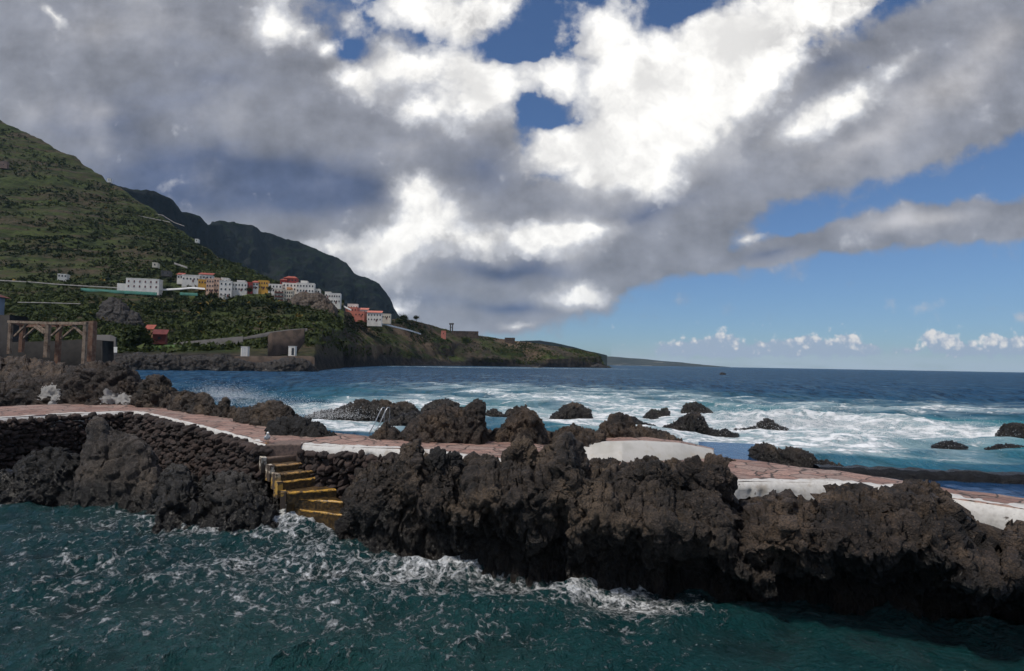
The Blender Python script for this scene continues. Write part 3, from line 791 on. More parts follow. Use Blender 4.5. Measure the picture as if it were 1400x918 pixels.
ridge('lava_rock', 'little rocks left of the white wall beside the lower walkway', [(806,628),(816,624),(826,627),(836,624),(848,630)], 16.6, 1.4, wf=.3, s=.25, mat=M_rock, group=SR, res=.035)
ridge('lava_rock', 'low brown rocks at the far edge of the walkway by the right pool', [(1228,662),(1240,655),(1256,652),(1272,655),(1284,662),(1292,670)], 13.6, .9, wf=.6, s=.45, mat=M_rock_brown, group=SR, res=.035)
ridge('lava_rock', 'dark rock at the left rim of the still blue pool', [(968,633),(978,626),(990,623),(1000,625),(1006,632)], 18.4, .8, wf=.4, s=.3, mat=M_rock, group=SR, res=.035)

ridge('lava_rock', 'low broken shelf of small rocks joining the ragged rock and the brown humps', [(648,600),(656,590),(664,584),(672,588),(680,582),(688,587),(696,590),(740,592),(748,588),(756,592),(770,590),(784,594),(800,592),(812,588),(820,592),(832,600)], 20.2, 1.2, wf=.8, s=.6, mat=M_rock_brown, group=SR, res=.045)
ridge('sea_rock', 'low jagged reef awash left of the rounded surf rock', [(524,578),(534,568),(542,570),(550,562),(558,566),(566,560),(574,565),(584,563),(594,568),(604,574)], 43, -.5, wf=1., s=.7, mat=M_rock, group=SEA, res=.06)
ridge('sea_rock', 'flat broken reef awash between the surf and the pyramid rock', [(838,574),(848,570),(856,573),(866,568),(874,574),(884,578),(896,580)], 44, -.4, wf=.8, s=.5, mat=M_rock_wet_shaded, group=SEA, res=.06)
ridge('sea_rock', 'small wet rocks at the foot of the pyramid rock towards the wave', [(968,592),(976,586),(984,588),(992,584),(1000,590),(1010,592)], 39, -.4, wf=.7, s=.5, mat=M_rock_wet_shaded, group=SEA, res=.06)
ridge('sea_rock', 'long low cluster of jagged rocks in the surf behind the swim ladder', [(412,574),(425,565),(442,559),(458,558),(472,553),(484,546),(497,543),(506,548),(515,544),(528,545),(540,550),(552,547),(566,551),(574,562),(580,572)], 46, -.6, wf=1.2, s=.9, mat=M_rock, group=SEA, res=.07)
ridge('sea_rock', 'dark rounded rock in the surf behind the tall ragged rock', [(570,566),(582,552),(596,545),(612,544),(626,550),(640,566)], 50, -.6, wf=1.2, s=.9, mat=M_rock, group=SEA, res=.07)
ridge('sea_rock', 'small rock in the white water between the two brown humps', [(660,568),(667,560),(676,557),(684,563),(690,570)], 49, -.6, wf=.8, s=.6, mat=M_rock, group=SEA, res=.06)
ridge('sea_rock', 'tiny dark rock in the white water right of the brown hump', [(688,567),(696,558),(704,558),(710,567)], 50, -.5, wf=.5, s=.5, mat=M_rock, group=SEA, res=.06)
ridge('sea_rock', 'isolated two-humped dark rock in open surf in the middle', [(748,572),(758,563),(766,558),(774,552),(784,548),(794,551),(800,557),(806,556),(810,570)], 49, -.5, wf=1.2, s=.9, mat=M_rock, group=SEA, res=.07)
ridge('sea_rock', 'squat mossy rock in the surf left of the taller green-topped pair', [(874,574),(884,564),(892,558),(902,560),(910,556),(915,562),(914,572)], 49, -.5, wf=1., s=.8, mat=M_rock_moss, group=SEA, res=.07)
ridge('sea_rock', 'green-topped rock behind the pyramid rock in the surf', [(930,566),(934,556),(940,550),(950,548),(962,553),(970,559),(978,568)], 54, -.5, wf=1., s=.8, mat=M_rock_moss, group=SEA, res=.07)
ridge('sea_rock', 'pyramid-shaped bare rock in the surf before the green-topped rock', [(902,588),(912,579),(924,576),(934,568),(944,561),(954,562),(962,570),(968,580),(978,592)], 40, -.5, wf=1.1, s=.9, mat=M_rock_brown, group=SEA, res=.065)
ridge('sea_rock', 'low brown rock with a round head in the breaking wave', [(990,592),(1006,586),(1020,584),(1034,580),(1042,572),(1052,571),(1062,578),(1074,584),(1080,592)], 41.5, -.5, wf=.9, s=.7, mat=M_rock_brown, group=SEA, res=.065)
ridge('sea_rock', 'steep dark rock in the surf at the right edge', [(1358,604),(1364,588),(1372,578),(1386,576),(1402,578),(1430,582),(1450,600)], 38.5, -.5, wf=1.2, s=.8, mat=M_rock, group=SEA, res=.065, rough=.7)
ridge('sea_rock', 'low flat dark rock awash left of the steep right-edge rock', [(1272,609),(1284,604),(1298,601),(1312,605),(1324,610)], 35, -.4, wf=.8, s=.4, mat=M_rock_wet_shaded, group=SEA, res=.06)
ridge('sea_rock', 'thin sliver of rock awash at the lower right of the surf', [(1346,612),(1362,607),(1380,606),(1400,609),(1420,613)], 34, -.4, wf=.6, s=.35, mat=M_rock_wet_shaded, group=SEA, res=.06)
ridge('sea_rock', 'scattered wet black rock tips inside the breaking wave', [(1074,570),(1080,564),(1086,567),(1092,564),(1100,569)], 55, -.3, wf=.6, s=.5, mat=M_rock_wet_shaded, group=SEA, res=.08)
ridge('sea_rock', 'tiny black rock with white surf near the far horizon', [(983,511),(986,509),(990,509.4),(993,511)], 330, -.5, wf=3, s=2., mat=M_rock_far, group=SEA, res=.5)
ridge('lava_rock', 'tapering ridge of dark rocks bordering the still blue pool', [(1024,614),(1034,606),(1046,603),(1058,607),(1068,613),(1080,609),(1096,612),(1110,619),(1118,628),(1136,630),(1152,636),(1172,640),(1200,646)], [(1024,27),(1080,25),(1200,23)], -.3, wf=.9, s=.6, mat=M_rock, group=SR, res=.05)

# dark sea wall on the right
px = np.linspace(1120, 1720, 300)
T = at_z(px, ip(px, [(1120,639),(1190,641),(1300,645),(1400,650),(1720,668)]), .75)
rows = []
for b, z in ((-.25, -.6), (-.2, .3), (-.12, .62), (0, .0), (.45, .02), (.6, -.3), (.7, -1.4)):
    r = T.copy(); r[:, 1] += b; r[:, 2] = z if b < -.05 else T[:, 2] + z
    rows.append(r)
G = np.array(rows)
G = np.concatenate([G[i:i+1] * (1 - s) + G[i+1:i+2] * s for i in range(len(G) - 1) for s in np.linspace(0, 1, 5)[:-1]] + [G[-1:]])
G += (fbm(G.reshape(-1, 3) * 2.2, 4) * .13).reshape(G.shape[:2])[..., None]
c = G.reshape(-1, 3).mean(0); c[2] = -.5
tag(mesh_obj('sea_wall', G.reshape(-1, 3), grid_faces(*G.shape[:2]), M_rock_wet_shaded, loc=c), 'low black sea wall separating the right pool from the surf', 'sea wall')

exec_parts = True
# ------------------------------------------------------------------ white paint patches on the left mound

# ------------------------------------------------------------------ stairs
NOSE = [((363,608),(411,607.5),2.13),((365,626),(408,623),1.80),((376,637),(422,632),1.63),((384,648.5),(432,643),1.45),((387,659),(441,652.5),1.27),((392,673.5),(460,669),1.04),((403,683),(469,686),.82),((410,697),(476,705),.58)]
SL = [Vector(at_z(a[0], a[1], z)) for a, c_, z in NOSE]; SR_ = [Vector(at_z(c_[0], c_[1], z)) for a, c_, z in NOSE]
st = empty('staircase', (SL[0].x, SL[0].y, 0), label='concrete stairs with worn yellow edges going down into the foaming pool', cat='stairs')
for k in range(8):
    a, c_, z = SL[k], SR_[k], NOSE[k][2]
    pa, pc = (SL[k-1], SR_[k-1]) if k else (a + Vector((.1, .9, 0)), c_ + Vector((.1, .9, 0)))
    zb = (NOSE[k+1][2] if k < 7 else -.3) - .10
    nx = 44; V = []
    for r_, (f_, zz) in enumerate([(0, z), (.5, z), (.93, z), (1., z - .014), (1.02, z - .04), (1.0, (z + zb) / 2), (1.0, zb)]):
        for x in np.linspace(0, 1, nx):
            fr_ = a.lerp(c_, x); bk = pa.lerp(pc, x); q = bk.lerp(fr_, f_) if f_ <= 1 else fr_ + (fr_ - bk).normalized() * .012
            V.append((q.x, q.y, zz))
    V = np.array(V); V += (fbm(V * 4.5 + k * 9, 4) * .028)[:, None] * np.array([.6, .6, 1.])
    Fc = [list(f[::-1]) for f in grid_faces(7, nx)]
    nb_ = len(V)
    V = np.concatenate([V, [[pa.x, pa.y, zb], [pc.x, pc.y, zb]]])
    Fc += [[nb_] + [i * nx for i in range(7)][::-1], [i * nx + nx - 1 for i in range(7)] + [nb_ + 1]]
    if k % 1 == 0 and SR_[k].x < 99:
        s_ = mesh_obj('step', V, Fc, M_step, None, loc=(st.location.x, st.location.y, 0)); s_.location = (0, 0, 0); s_.parent = st
    if k >= 2:
        nx = 70; V = []
        jit = fbm(np.stack([np.linspace(0, 1, nx) * 5, np.full(nx, k * 7.7), np.zeros(nx)], 1), 4)
        for r_, (o_, zz) in enumerate([(-.06, z + .007), (-.035, z + .008), (-.01, z + .002), (.018, z - .018), (.02, z - .032)]):
            for i, x in enumerate(np.linspace(.01, .99, nx)):
                fr_ = a.lerp(c_, x); bk = pa.lerp(pc, x); dv = (fr_ - bk); dv.z = 0; dv.normalize()
                q = fr_ + dv * (o_ + (jit[i] * .07 if r_ == 0 else 0))
                V.append((q.x, q.y, zz - (abs(jit[i]) * .05 if r_ == 4 else 0)))
        V = np.array(V); V += (fbm(V * 4.5 + k * 9, 4) * .028)[:, None] * np.array([.6, .6, 1.])
        e_ = mesh_obj('painted_edge', V, [list(f[::-1]) for f in grid_faces(5, nx)], M_yellow, None, loc=(st.location.x, st.location.y, 0)); e_.location = (0, 0, 0); e_.parent = s_
mb = MB()
for k in range(1, 6):
    a = SL[k]; dv = (SR_[k] - SL[k]); dv.z = 0; ang = math.atan2(dv.y, dv.x)
    Mx = Matrix.Translation(Vector((a.x, a.y, 0)) - Vector((st.location.x, st.location.y, 0))) @ Matrix.Rotation(ang, 4, 'Z')
    mb.box(-.15, -.012, -.03, .30, NOSE[k][2] - .42, NOSE[k][2] + .012, Mx)
mb.build('cheek_wall', material('cheek_paint', lambda t, B: setp(t, B, Roughness=.7, Base_Color=t.mix(t.ss(t.noise(t.pos(), 4., 6., .65), .42, .52), t.mix(t.ss(t.sep(t.pos())[2], 1.2, 1.6), (.40,.24,.05,1), (.55,.50,.42,1)), (.06,.042,.03,1)))), st)

# ------------------------------------------------------------------ gull on the top corner of the stairs
def skinned(name, chain, mat, parent, seg=14):
    """smooth loft through (x,y,z,ry,rz) sections"""
    c = np.array(chain, float); k = np.linspace(0, len(c) - 1, seg * 2); c = np.stack([np.interp(k, np.arange(len(c)), c[:, i]) for i in range(5)], 1)
    for _ in range(2): c[1:-1] = (c[:-2] + 2 * c[1:-1] + c[2:]) / 4
    n = 14; V = []
    for i, (x, y, z, ry, rz) in enumerate(c):
        for j in range(n):
            a = 2 * math.pi * j / n; V.append((x, y + ry * math.cos(a), z + rz * math.sin(a)))
    Fc = [[i*n+j, i*n+(j+1)%n, (i+1)*n+(j+1)%n, (i+1)*n+j] for i in range(len(c)-1) for j in range(n)]
    Fc += [list(range(n))[::-1], [(len(c)-1)*n+j for j in range(n)]]
    return mesh_obj(name, V, Fc, mat, parent, smooth=True)
gp = near_w(np.array([364.]))[0]
gull = empty('gull', (gp[0], gp[1] + .05, 2.12), math.radians(-62), label='white gull with grey wings standing at the top corner of the stairs', cat='gull')
M_gw = simple('gull_white', (.72, .72, .71), .7, .05); M_gg = simple('gull_grey', (.32, .33, .35), .7, .1)
M_gy = simple('gull_bill', (.55, .30, .05), .5, .1); M_dark = simple('dark_tip', (.02, .02, .02), .6, .1)
skinned('body', [(-.23,0,.10,.012,.006),(-.16,0,.125,.04,.03),(-.06,0,.155,.065,.065),(.04,0,.185,.07,.075),(.10,0,.225,.055,.06),(.125,0,.275,.036,.04),(.14,0,.315,.034,.036),(.165,0,.327,.036,.036),(.195,0,.322,.026,.026),(.212,0,.316,.010,.012)], M_gw, gull)
for s in (-1, 1):
    skinned('wing', [(-.27,s*.02,.115,.006,.012),(-.18,s*.05,.14,.012,.03),(-.06,s*.066,.168,.018,.05),(.04,s*.068,.185,.016,.045),(.085,s*.055,.19,.006,.02)], M_gg, gull)
    mb = MB(); mb.tube([(.0, s*.028, .12), (.005, s*.028, .0)], .006, 6); mb.box(0, .05, s*.028-.018, s*.028+.018, 0, .006); mb.build('leg', M_gy, gull)
mb = MB(); mb.tube([(.205, 0, .318), (.24, 0, .313), (.258, 0, .304)], [.010, .008, .003], 6); mb.build('bill', M_gy, gull)

# ------------------------------------------------------------------ swim ladder rail
M_steel = simple('galvanised_steel', (.55, .56, .57), .35, .1, metallic=.8)
lp = at_z(np.array([517.]), np.array([596.]), 2.1)[0]
lad = empty('swim_ladder', lp, label='metal swimming ladder handrails at the sea edge of the walkway', cat='ladder')
def lp_(px, py, d): return Vector(at_d(px, py, d)) - Vector(lp)
for dx, dd in ((0, 0.), (-7, .55)):
    mb = MB(); D = lp[1] + dd
    mb.tube([lp_(511+dx, 594, D), lp_(519+dx, 580, D+.1), lp_(527+dx, 562, D+.2), lp_(530+dx, 557.5, D+.25), lp_(532.5+dx, 557.5, D+.3), lp_(533+dx, 562, D+.35), lp_(532+dx, 580, D+.4), lp_(531+dx, 604, D+.45)], .015, 8)
    mb.build('handrail', M_steel, lad, smooth=True)
mb = MB()
for py in (586, 596): mb.tube([lp_(532, py, lp[1]+.42), lp_(525, py, lp[1]+.97)], .016, 6)
mb.build('rung', M_steel, lad)

# ------------------------------------------------------------------ water
def waves(X, Y, spacing, n, l0, l1, main, spread, slope, seed, chop=.8):
    r = np.random.default_rng(seed)
    dx = np.zeros_like(X); dy = np.zeros_like(X); dz = np.zeros_like(X)
    amp = slope / math.sqrt(n / 2)
    # slow warp breaks up the regular crests
    wx = fbm(np.stack([X * .11, Y * .11, X * 0 + seed], 1), 3) * 2.2 * l0 ** .3; wy = fbm(np.stack([X * .11, Y * .11, X * 0 + seed + 9], 1), 3) * 2.2 * l0 ** .3
    env = 1 + 1.1 * fbm(np.stack([X * .25, Y * .25, X * 0 + seed + 20], 1), 3)
    for i in range(n):
        lam = l0 * (l1 / l0) ** ((i + r.random()) / n); k = 2 * math.pi / lam
        th = main + r.normal() * spread; c, s = math.cos(th), math.sin(th)
        a = amp / k * r.uniform(.5, 1.4)
        wt = sstep(1.6, 3.2, lam / spacing)
        p = k * ((X + wx) * c + (Y + wy) * s) + r.random() * 6.28
        e = wt * a * (env if lam < l1 * .5 else 1)
        dz += e * np.cos(p); sn = np.sin(p) * e * chop
        dx -= c * sn; dy -= s * sn
    return dx, dy, dz

def water_shader(deep, body, shallow_sheen, fscale, rip, ripscale, spec=.5, foamcol=(.70, .72, .72, 1), milk=(.08,.15,.16,1), milkk=.5, mt=(.55,1.1), far=False, stretch=(1, 1, 1), rough0=.06):
    def f(t, B):
        p = t.pos(); fo = t.attr('foam'); sh = t.attr('shoal_sheen'); cr = t.attr('crest')
        q = t.map(p, scale=stretch)
        n1 = t.noise(q, fscale * .35, 4., .6)
        col = t.mix(t.ss(t.m('ADD', n1, t.m('MULTIPLY', cr, .5)), .35, .8), deep, body)
        if far:
            nf = t.noise(t.map(p, scale=(.30, .055, 1)), 1., 6., .72)
            nf2 = t.noise(t.map(p, loc=(5, 2, 0), scale=(.8, .16, 1)), 1., 5., .7)
            col = t.mix(t.ss(nf2, .45, .62), col, (deep[0] * .35, deep[1] * .45, deep[2] * .5, 1))  # dark flecks of distant wave faces put into the colour
            col = t.mix(t.m('MULTIPLY', t.ss(nf, .48, .66), .55), col, (.07, .135, .19, 1))
        col = t.mix(sh, col, shallow_sheen)
        milk_ = t.m('MULTIPLY', t.ss(t.m('ADD', fo, t.m('MULTIPLY', t.m('SUBTRACT', t.noise(q, fscale * .5, 6., .62), .5), 1.3)), mt[0], mt[1]), milkk)
        col = t.mix(milk_, col, milk)
        wv = t.vm('SUBTRACT', t.noise(q, fscale * .8, 5., .6, out=1), (.5, .5, .5))
        qq = t.vm('ADD', q, t.vm('SCALE', wv, scale=1.3 / fscale))
        e1 = t.voro(qq, fscale, 'DISTANCE_TO_EDGE', out='Distance')
        e2 = t.voro(qq, fscale * 2.6, 'DISTANCE_TO_EDGE', out='Distance')
        fb = t.noise(qq, fscale * 1.6, 8., .70)
        lace = t.m('ADD', t.m('MULTIPLY', t.ss(e1, 0., .13, 1., 0., 'LINEAR'), .5), t.m('MULTIPLY', t.ss(e2, 0., .2, 1., 0., 'LINEAR'), .4))
        val = t.m('ADD', t.m('MULTIPLY', lace, .42), t.m('MULTIPLY', t.m('SUBTRACT', fb, .5), 2.1))
        ff = t.ss(t.m('ADD', val, t.m('SUBTRACT', fo, .66)), .08, .55)
        ff = t.m('MULTIPLY', ff, t.ss(fo, .02, .25))
        h1 = t.noise(q, ripscale, 5., .62, dist=.6); h2 = t.noise(q, ripscale * 3.7, 3., .6)
        hh = t.m('ADD', h1, t.m('MULTIPLY', h2, .35))
        if far: hh = t.m('ADD', hh, t.m('ADD', t.m('MULTIPLY', t.noise(q, .22, 4., .6, dist=.5), 2.2), t.m('MULTIPLY', nf, 9.)))
        nb = t.bump(t.m('ADD', hh, t.m('MULTIPLY', ff, .6)), 1., rip)
        col2 = t.mix(ff, col, foamcol)
        setp(t, B, Base_Color=col2, Roughness=t.ss(ff, 0., .7, rough0, .85), IOR=1.333, Normal=nb)
        B.inputs['Specular IOR Level'].default_value = spec
        if far:      # wind-roughened sea: wave slopes keep the grazing reflection well under that of a mirror
            B.inputs['Specular IOR Level'].default_value = 0.
            g = t.n.new('ShaderNodeBsdfGlossy'); g.inputs['Roughness'].default_value = .16; t.l.new(nb, g.inputs['Normal'])
            lw = t.n.new('ShaderNodeLayerWeight'); lw.inputs['Blend'].default_value = .5; t.l.new(nb, lw.inputs['Normal'])
            k = t.m('MULTIPLY', t.m('ADD', .025, t.m('MULTIPLY', t.m('POWER', lw.outputs['Facing'], 4.), .22)), t.ss(ff, 0., .6, 1., 0.))
            mx = t.n.new('ShaderNodeMixShader'); t.l.new(k, mx.inputs[0]); t.l.new(B.outputs[0], mx.inputs[1]); t.l.new(g.outputs[0], mx.inputs[2])
            t.l.new(mx.outputs[0], t.n['Material Output'].inputs['Surface'])
    return f

M_pool = material('harbour_water', water_shader((.0014,.015,.017,1), (.0038,.040,.042,1), (.020,.070,.066,1), 3.4, .22, 7., rough0=.03, spec=.9, milkk=.3, mt=(.75,1.3), foamcol=(.72,.75,.77,1)))
M_sea = material('ocean_water', water_shader((.008,.040,.092,1), (.014,.060,.125,1), (.035,.20,.23,1), .6, .12, 1.1, spec=.11, milk=(.30,.40,.43,1), milkk=.85, mt=(.2,.85), far=True, foamcol=(.74,.76,.77,1), stretch=(.55, 1., 1.), rough0=.1))
M_tide = material('tide_pool_water', water_shader((.010,.040,.115,1), (.012,.048,.12,1), (.03,.09,.10,1), .9, .012, 2.5, rough0=.03))  # deep blue base colour stands in for the reflected sky

mid_px = np.linspace(-450, 1850, 200)
def dmid(px):
    p = np.clip(px, -420, 1700)
    return .5 * (near_w(p)[..., 1] + far_w(p)[..., 1])

def blob(X, Y, px, py, rx, ry, z=0.):
    c = at_z(float(px), float(py), z)
    return np.exp(-(((X - c[0]) / rx) ** 2 + ((Y - c[1]) / ry) ** 2))

# pool in front
nc, nr = 1150, 470
px = np.linspace(-260, 1660, nc)
dm = dmid(px)
u = np.linspace(0, 1, nr)[:, None]
inv = (1 / 5.2) * (1 - u) + (1 / dm[None]) * u
D = 1 / inv
rx = rays(px, np.full(nc, 600.)); tx = rx[:, 0] / rx[:, 1]
X = (tx[None] * D).ravel(); Y = D.ravel()
sp = np.maximum(D * (px[1] - px[0]) / F, np.abs(np.gradient(D, axis=0))).ravel()
ax, ay, az = waves(X, Y, sp, 120, .15, 2.4, math.radians(-68), .75, .44, 5, .9)
surge = .44 * blob(X, Y, 425, 716, 1.7, 1.5) + .20 * blob(X, Y, 320, 700, 2.4, 1.8) + .12 * blob(X, Y, 470, 725, 1.4, 1.6)
big = fbm(np.stack([X * .45, Y * .6, X * 0 + 3], 1), 3) * .14
Z = az + big + surge
foam = (.95 * blob(X, Y, 432, 712, 1.6, 1.2) + .3 * blob(X, Y, 340, 690, 1.6, 1.) + .30 * blob(X, Y, 330, 715, 2.6, 1.3) + .25 * blob(X, Y, 260, 700, 3., 1.5)
        + .18 * blob(X, Y, 470, 770, 3.5, 2.2) + .4 * blob(X, Y, 590, 775, 1.4, .7) + .3 * blob(X, Y, 740, 800, 1.8, .8) + .34 * blob(X, Y, 850, 815, 1.3, .6)
        + .34 * blob(X, Y, 930, 835, 1.3, .6) + .14 * blob(X, Y, 600, 840, 3., 1.2) + .16 * blob(X, Y, 100, 760, 7., 5.) + .12 * blob(X, Y, 300, 800, 5., 3.) + .10 * blob(X, Y, 900, 880, 3., 1.) + .33)  # even base amount of foam also paints pale flecks of reflected sky
# surf along the foot of the outcrop
for bqx, bqy in zip(np.linspace(480, 1000, 14), np.interp(np.linspace(480, 1000, 14), [480, 560, 620, 700, 800, 900, 1000], [722, 760, 775, 785, 798, 812, 835])):
    foam += .06 * blob(X, Y, bqx, bqy, .7, .45)
foam += .25 * fbm(np.stack([X * .5, Y * .8, X * 0 + 8], 1), 4)
foam += .9 * np.clip(az - .06, 0, .2)
foam *= .35 + .65 * sstep(6.5, 2.5, X)
shoal_sheen = np.clip(.9 * blob(X, Y, 540, 900, 3., 1.8) + .5 * blob(X, Y, 300, 860, 4., 2.5) + .35 * blob(X, Y, 1380, 860, 1.5, 1.), 0, 1) * .55  # pale patches painting sky reflection into the pool colour
crest = np.clip(.5 + az * 2.5, 0, 1)
V = np.stack([X + ax, Y + ay, Z], 1)
tag(mesh_obj('pool_water', V, grid_faces(nr, nc), M_pool, smooth=True, attrs={'foam': np.clip(foam, 0, 1.2), 'shoal_sheen': shoal_sheen, 'crest': crest}), 'choppy dark teal water of the sheltered pool in the foreground', 'water', kind='structure')

# open sea to the horizon
nc = 1000
px = np.linspace(-420, 1820, nc)
dm = dmid(px)
rows = 560
u = np.linspace(0, 1, rows)[:, None]
inv = (1 / dm[None]) * (1 - u) ** 1.25 + (1 / 8000.) * u
D = 1 / inv
rx = rays(px, np.full(nc, 520.)); tx = rx[:, 0] / rx[:, 1]
X = (tx[None] * D).ravel(); Y = D.ravel()
sp = np.maximum(D * (px[1] - px[0]) / F * .8, np.abs(np.gradient(D, axis=0)) * .55).ravel()
ax, ay, az = waves(X, Y, sp, 80, .7, 18., math.radians(-105), .55, .20, 11, .8)
fade = .25 + .75 * sstep(260, 40, Y)
# surf mask
foam = np.zeros_like(X)
def fblob(w, px_, py_, rx_, ry_):
    global foam
    foam += w * blob(X, Y, px_, py_, rx_, ry_)
for a in [(1.0,1010,583,9,7),(1.0,1070,578,10,9),(.8,1140,590,9,7),(.75,1230,585,12,9),(.6,1330,590,9,8),(.7,960,600,7,4),(.55,1080,612,8,3),(.5,1180,620,9,3.5),(.4,1320,628,9,3.),(.45,1390,560,14,14),(.35,1250,556,22,20),
          (.62,860,580,7,6),(.58,770,572,9,8),(.5,700,570,8,7),(.5,900,565,9,8),(.55,640,560,7,6),(.7,470,580,3,3.5),(.8,500,590,2.2,2.),(.75,450,565,4,4),(.75,330,542,3.5,4),(.8,300,532,4,5.),(.6,350,556,3,3.5),(.7,410,558,4,4),(.7,380,545,5,4),(.5,560,552,7,6),
          (.36,700,535,25,30),(.32,850,535,30,30),(.3,600,525,30,40),(.3,800,515,60,90),(.3,950,545,22,18),(.45,940,578,6,4),(.5,480,560,8,8),(.5,600,548,12,10),(.45,800,545,16,14),(.5,880,560,10,8),(.9,310,532,5,7),(.8,340,545,5,5),(.9,470,578,5,3.5),(.9,520,585,5,3),(.7,420,560,5,4),(.45,420,548,6,6),(.4,1180,560,16,12)]:
    fblob(*a)
foam *= .62
for a in [(.5,300,507,60,7),(.5,420,506,30,12),(.5,600,502,120,50),(.5,750,503.5,120,60),(.45,1000,508,60,40),(.42,1340,515,70,25),(.4,820,503.5,60,90)]: fblob(*a)
band = fbm(np.stack([X * .018, Y * .05, X * 0 + 4], 1), 4)
foam += (.30 * band + .25 * fbm(np.stack([X * .08, Y * .2, X * 0 + 2], 1), 4)) * sstep(600, 60, Y)
foam += .16 * np.clip(az - .18, 0, 1) * 3 * (Y > 30)
bay = sstep(-.28, -.34, X / Y) * sstep(42, 60, Y)
foam *= 1 - .75 * bay
far_blue = sstep(60, 130, Y) * sstep(.2, .45, X / Y)
foam *= 1 - .7 * far_blue
shoal_sheen = np.clip(.75 * blob(X, Y, 1000, 570, 30, 18) + .7 * blob(X, Y, 1250, 590, 25, 14) + .5 * blob(X, Y, 800, 540, 45, 30) + .4 * blob(X, Y, 650, 555, 25, 20) + .7 * blob(X, Y, 1350, 620, 12, 8), 0, 1)
shoal_sheen *= np.clip(.55 + 1.2 * fbm(np.stack([X * .06, Y * .1, X * 0 + 14], 1), 3), 0, 1) * (1 - .8 * far_blue) * .9
brk = .60 * blob(X, Y, 1075, 576, 6, 4) + .35 * blob(X, Y, 1160, 578, 9, 3) + .35 * blob(X, Y, 1010, 580, 5, 4) + .8 * blob(X, Y, 305, 535, 4, 4) + .6 * blob(X, Y, 460, 562, 4, 3) + .5 * blob(X, Y, 380, 548, 5, 3)
brk *= .75 + 1.5 * fbm(np.stack([X * .35, Y * .35, X * 0 + 24], 1), 4)
Z = az * fade + brk + .10 * sstep(18, 60, Y) * fbm(np.stack([X * .06, Y * .12, X * 0 + 6], 1), 3)
foam += .55 * fbm(np.stack([X * .16 + .3 * Y * .1, Y * .3, X * 0 + 41], 1), 5) * sstep(.15, .5, foam)
fm = np.clip(foam, 0, .86)
Z += .10 * fm * fbm(np.stack([X * 1.1, Y * 1.1, X * 0 + 31], 1), 3) * sstep(90, 40, Y)
V = np.stack([X + ax * fade, Y + ay * fade, Z], 1)
tag(mesh_obj('sea', V, grid_faces(rows, nc), M_sea, smooth=True, attrs={'foam': fm, 'shoal_sheen': shoal_sheen, 'crest': np.clip(.5 + az, 0, 1)}), 'open Atlantic blue sea with white surf reaching the horizon', 'sea', kind='structure')

# still pool behind the walkway on the right
nc, nr = 220, 70
px = np.linspace(955, 1720, nc)
Af = far_w(px); Af[:, 1] -= .6; Af[:, 2] = .42
tip = at_z(px, ip(px, [(955,604),(1030,607),(1060,614),(1100,622),(1140,638),(1200,642),(1300,646),(1400,651),(1720,669)]), .42)
u = np.linspace(0, 1, nr)[:, None, None]
G = Af[None] * (1 - u) + tip[None] * u
q = G.reshape(-1, 3)
ax, ay, az = waves(q[:, 0], q[:, 1], np.full(len(q), .12), 30, .4, 2., math.radians(-80), .6, .07, 3)
calm = sstep(.48, .62, q[:, 0] / q[:, 1])
q[:, 2] += az * (.12 + .88 * calm)
tag(mesh_obj('tide_pool', q, grid_faces(nr, nc), M_tide, smooth=True, attrs={'foam': .15 * calm, 'shoal_sheen': calm * 0., 'crest': calm * 0 + .5}), 'still blue water of the rock pool behind the lower walkway', 'water', kind='structure')

# spray: droplets thrown up where the swell breaks
def spray():
    pts = []
    for px_, py_, rx_, rz_, n in [(1080,572,3.0,.9,7000),(1130,576,5.,.6,5000),(1020,574,2.,.5,1500),(305,535,2.0,1.2,5200),(330,542,2.,.8,3500),(440,562,2.,.7,2500),(470,560,1.4,.6,1600),(380,548,2.5,.6,2500),(1240,582,6.,.6,4500)]:
        c = at_z(float(px_), float(py_) + 6, .3)
        q = rng.normal(size=(n, 3)) * np.array([rx_, rx_ * .6, rz_ * .55]) + c
        q[:, 2] = .15 + np.abs(q[:, 2] - .2) * (1 + .5 * fbm(np.stack([q[:, 0] * .7, q[:, 1] * .7, q[:, 0] * 0], 1), 3))
        pts.append(q)
    P = np.concatenate(pts); n = len(P)
    r = np.where(P[:, 1] > 25, rng.uniform(.008, .022, n), rng.uniform(.004, .010, n))
    T = np.array([[1,1,1],[-1,-1,1],[-1,1,-1],[1,-1,-1]]) / 1.7
    V = (P[:, None] + T[None] * r[:, None, None] * 1.3).reshape(-1, 3)
    Fc = (np.array([[0,1,2],[0,3,1],[0,2,3],[1,3,2]])[None] + 4 * np.arange(n)[:, None, None]).reshape(-1, 3)
    tag(mesh_obj('spray', V, Fc, simple('sea_spray', (.8, .81, .82), .6, .02), loc=(0, 30, 0)), 'white droplets of sea spray over the breaking waves', 'spray', kind='stuff')
spray()

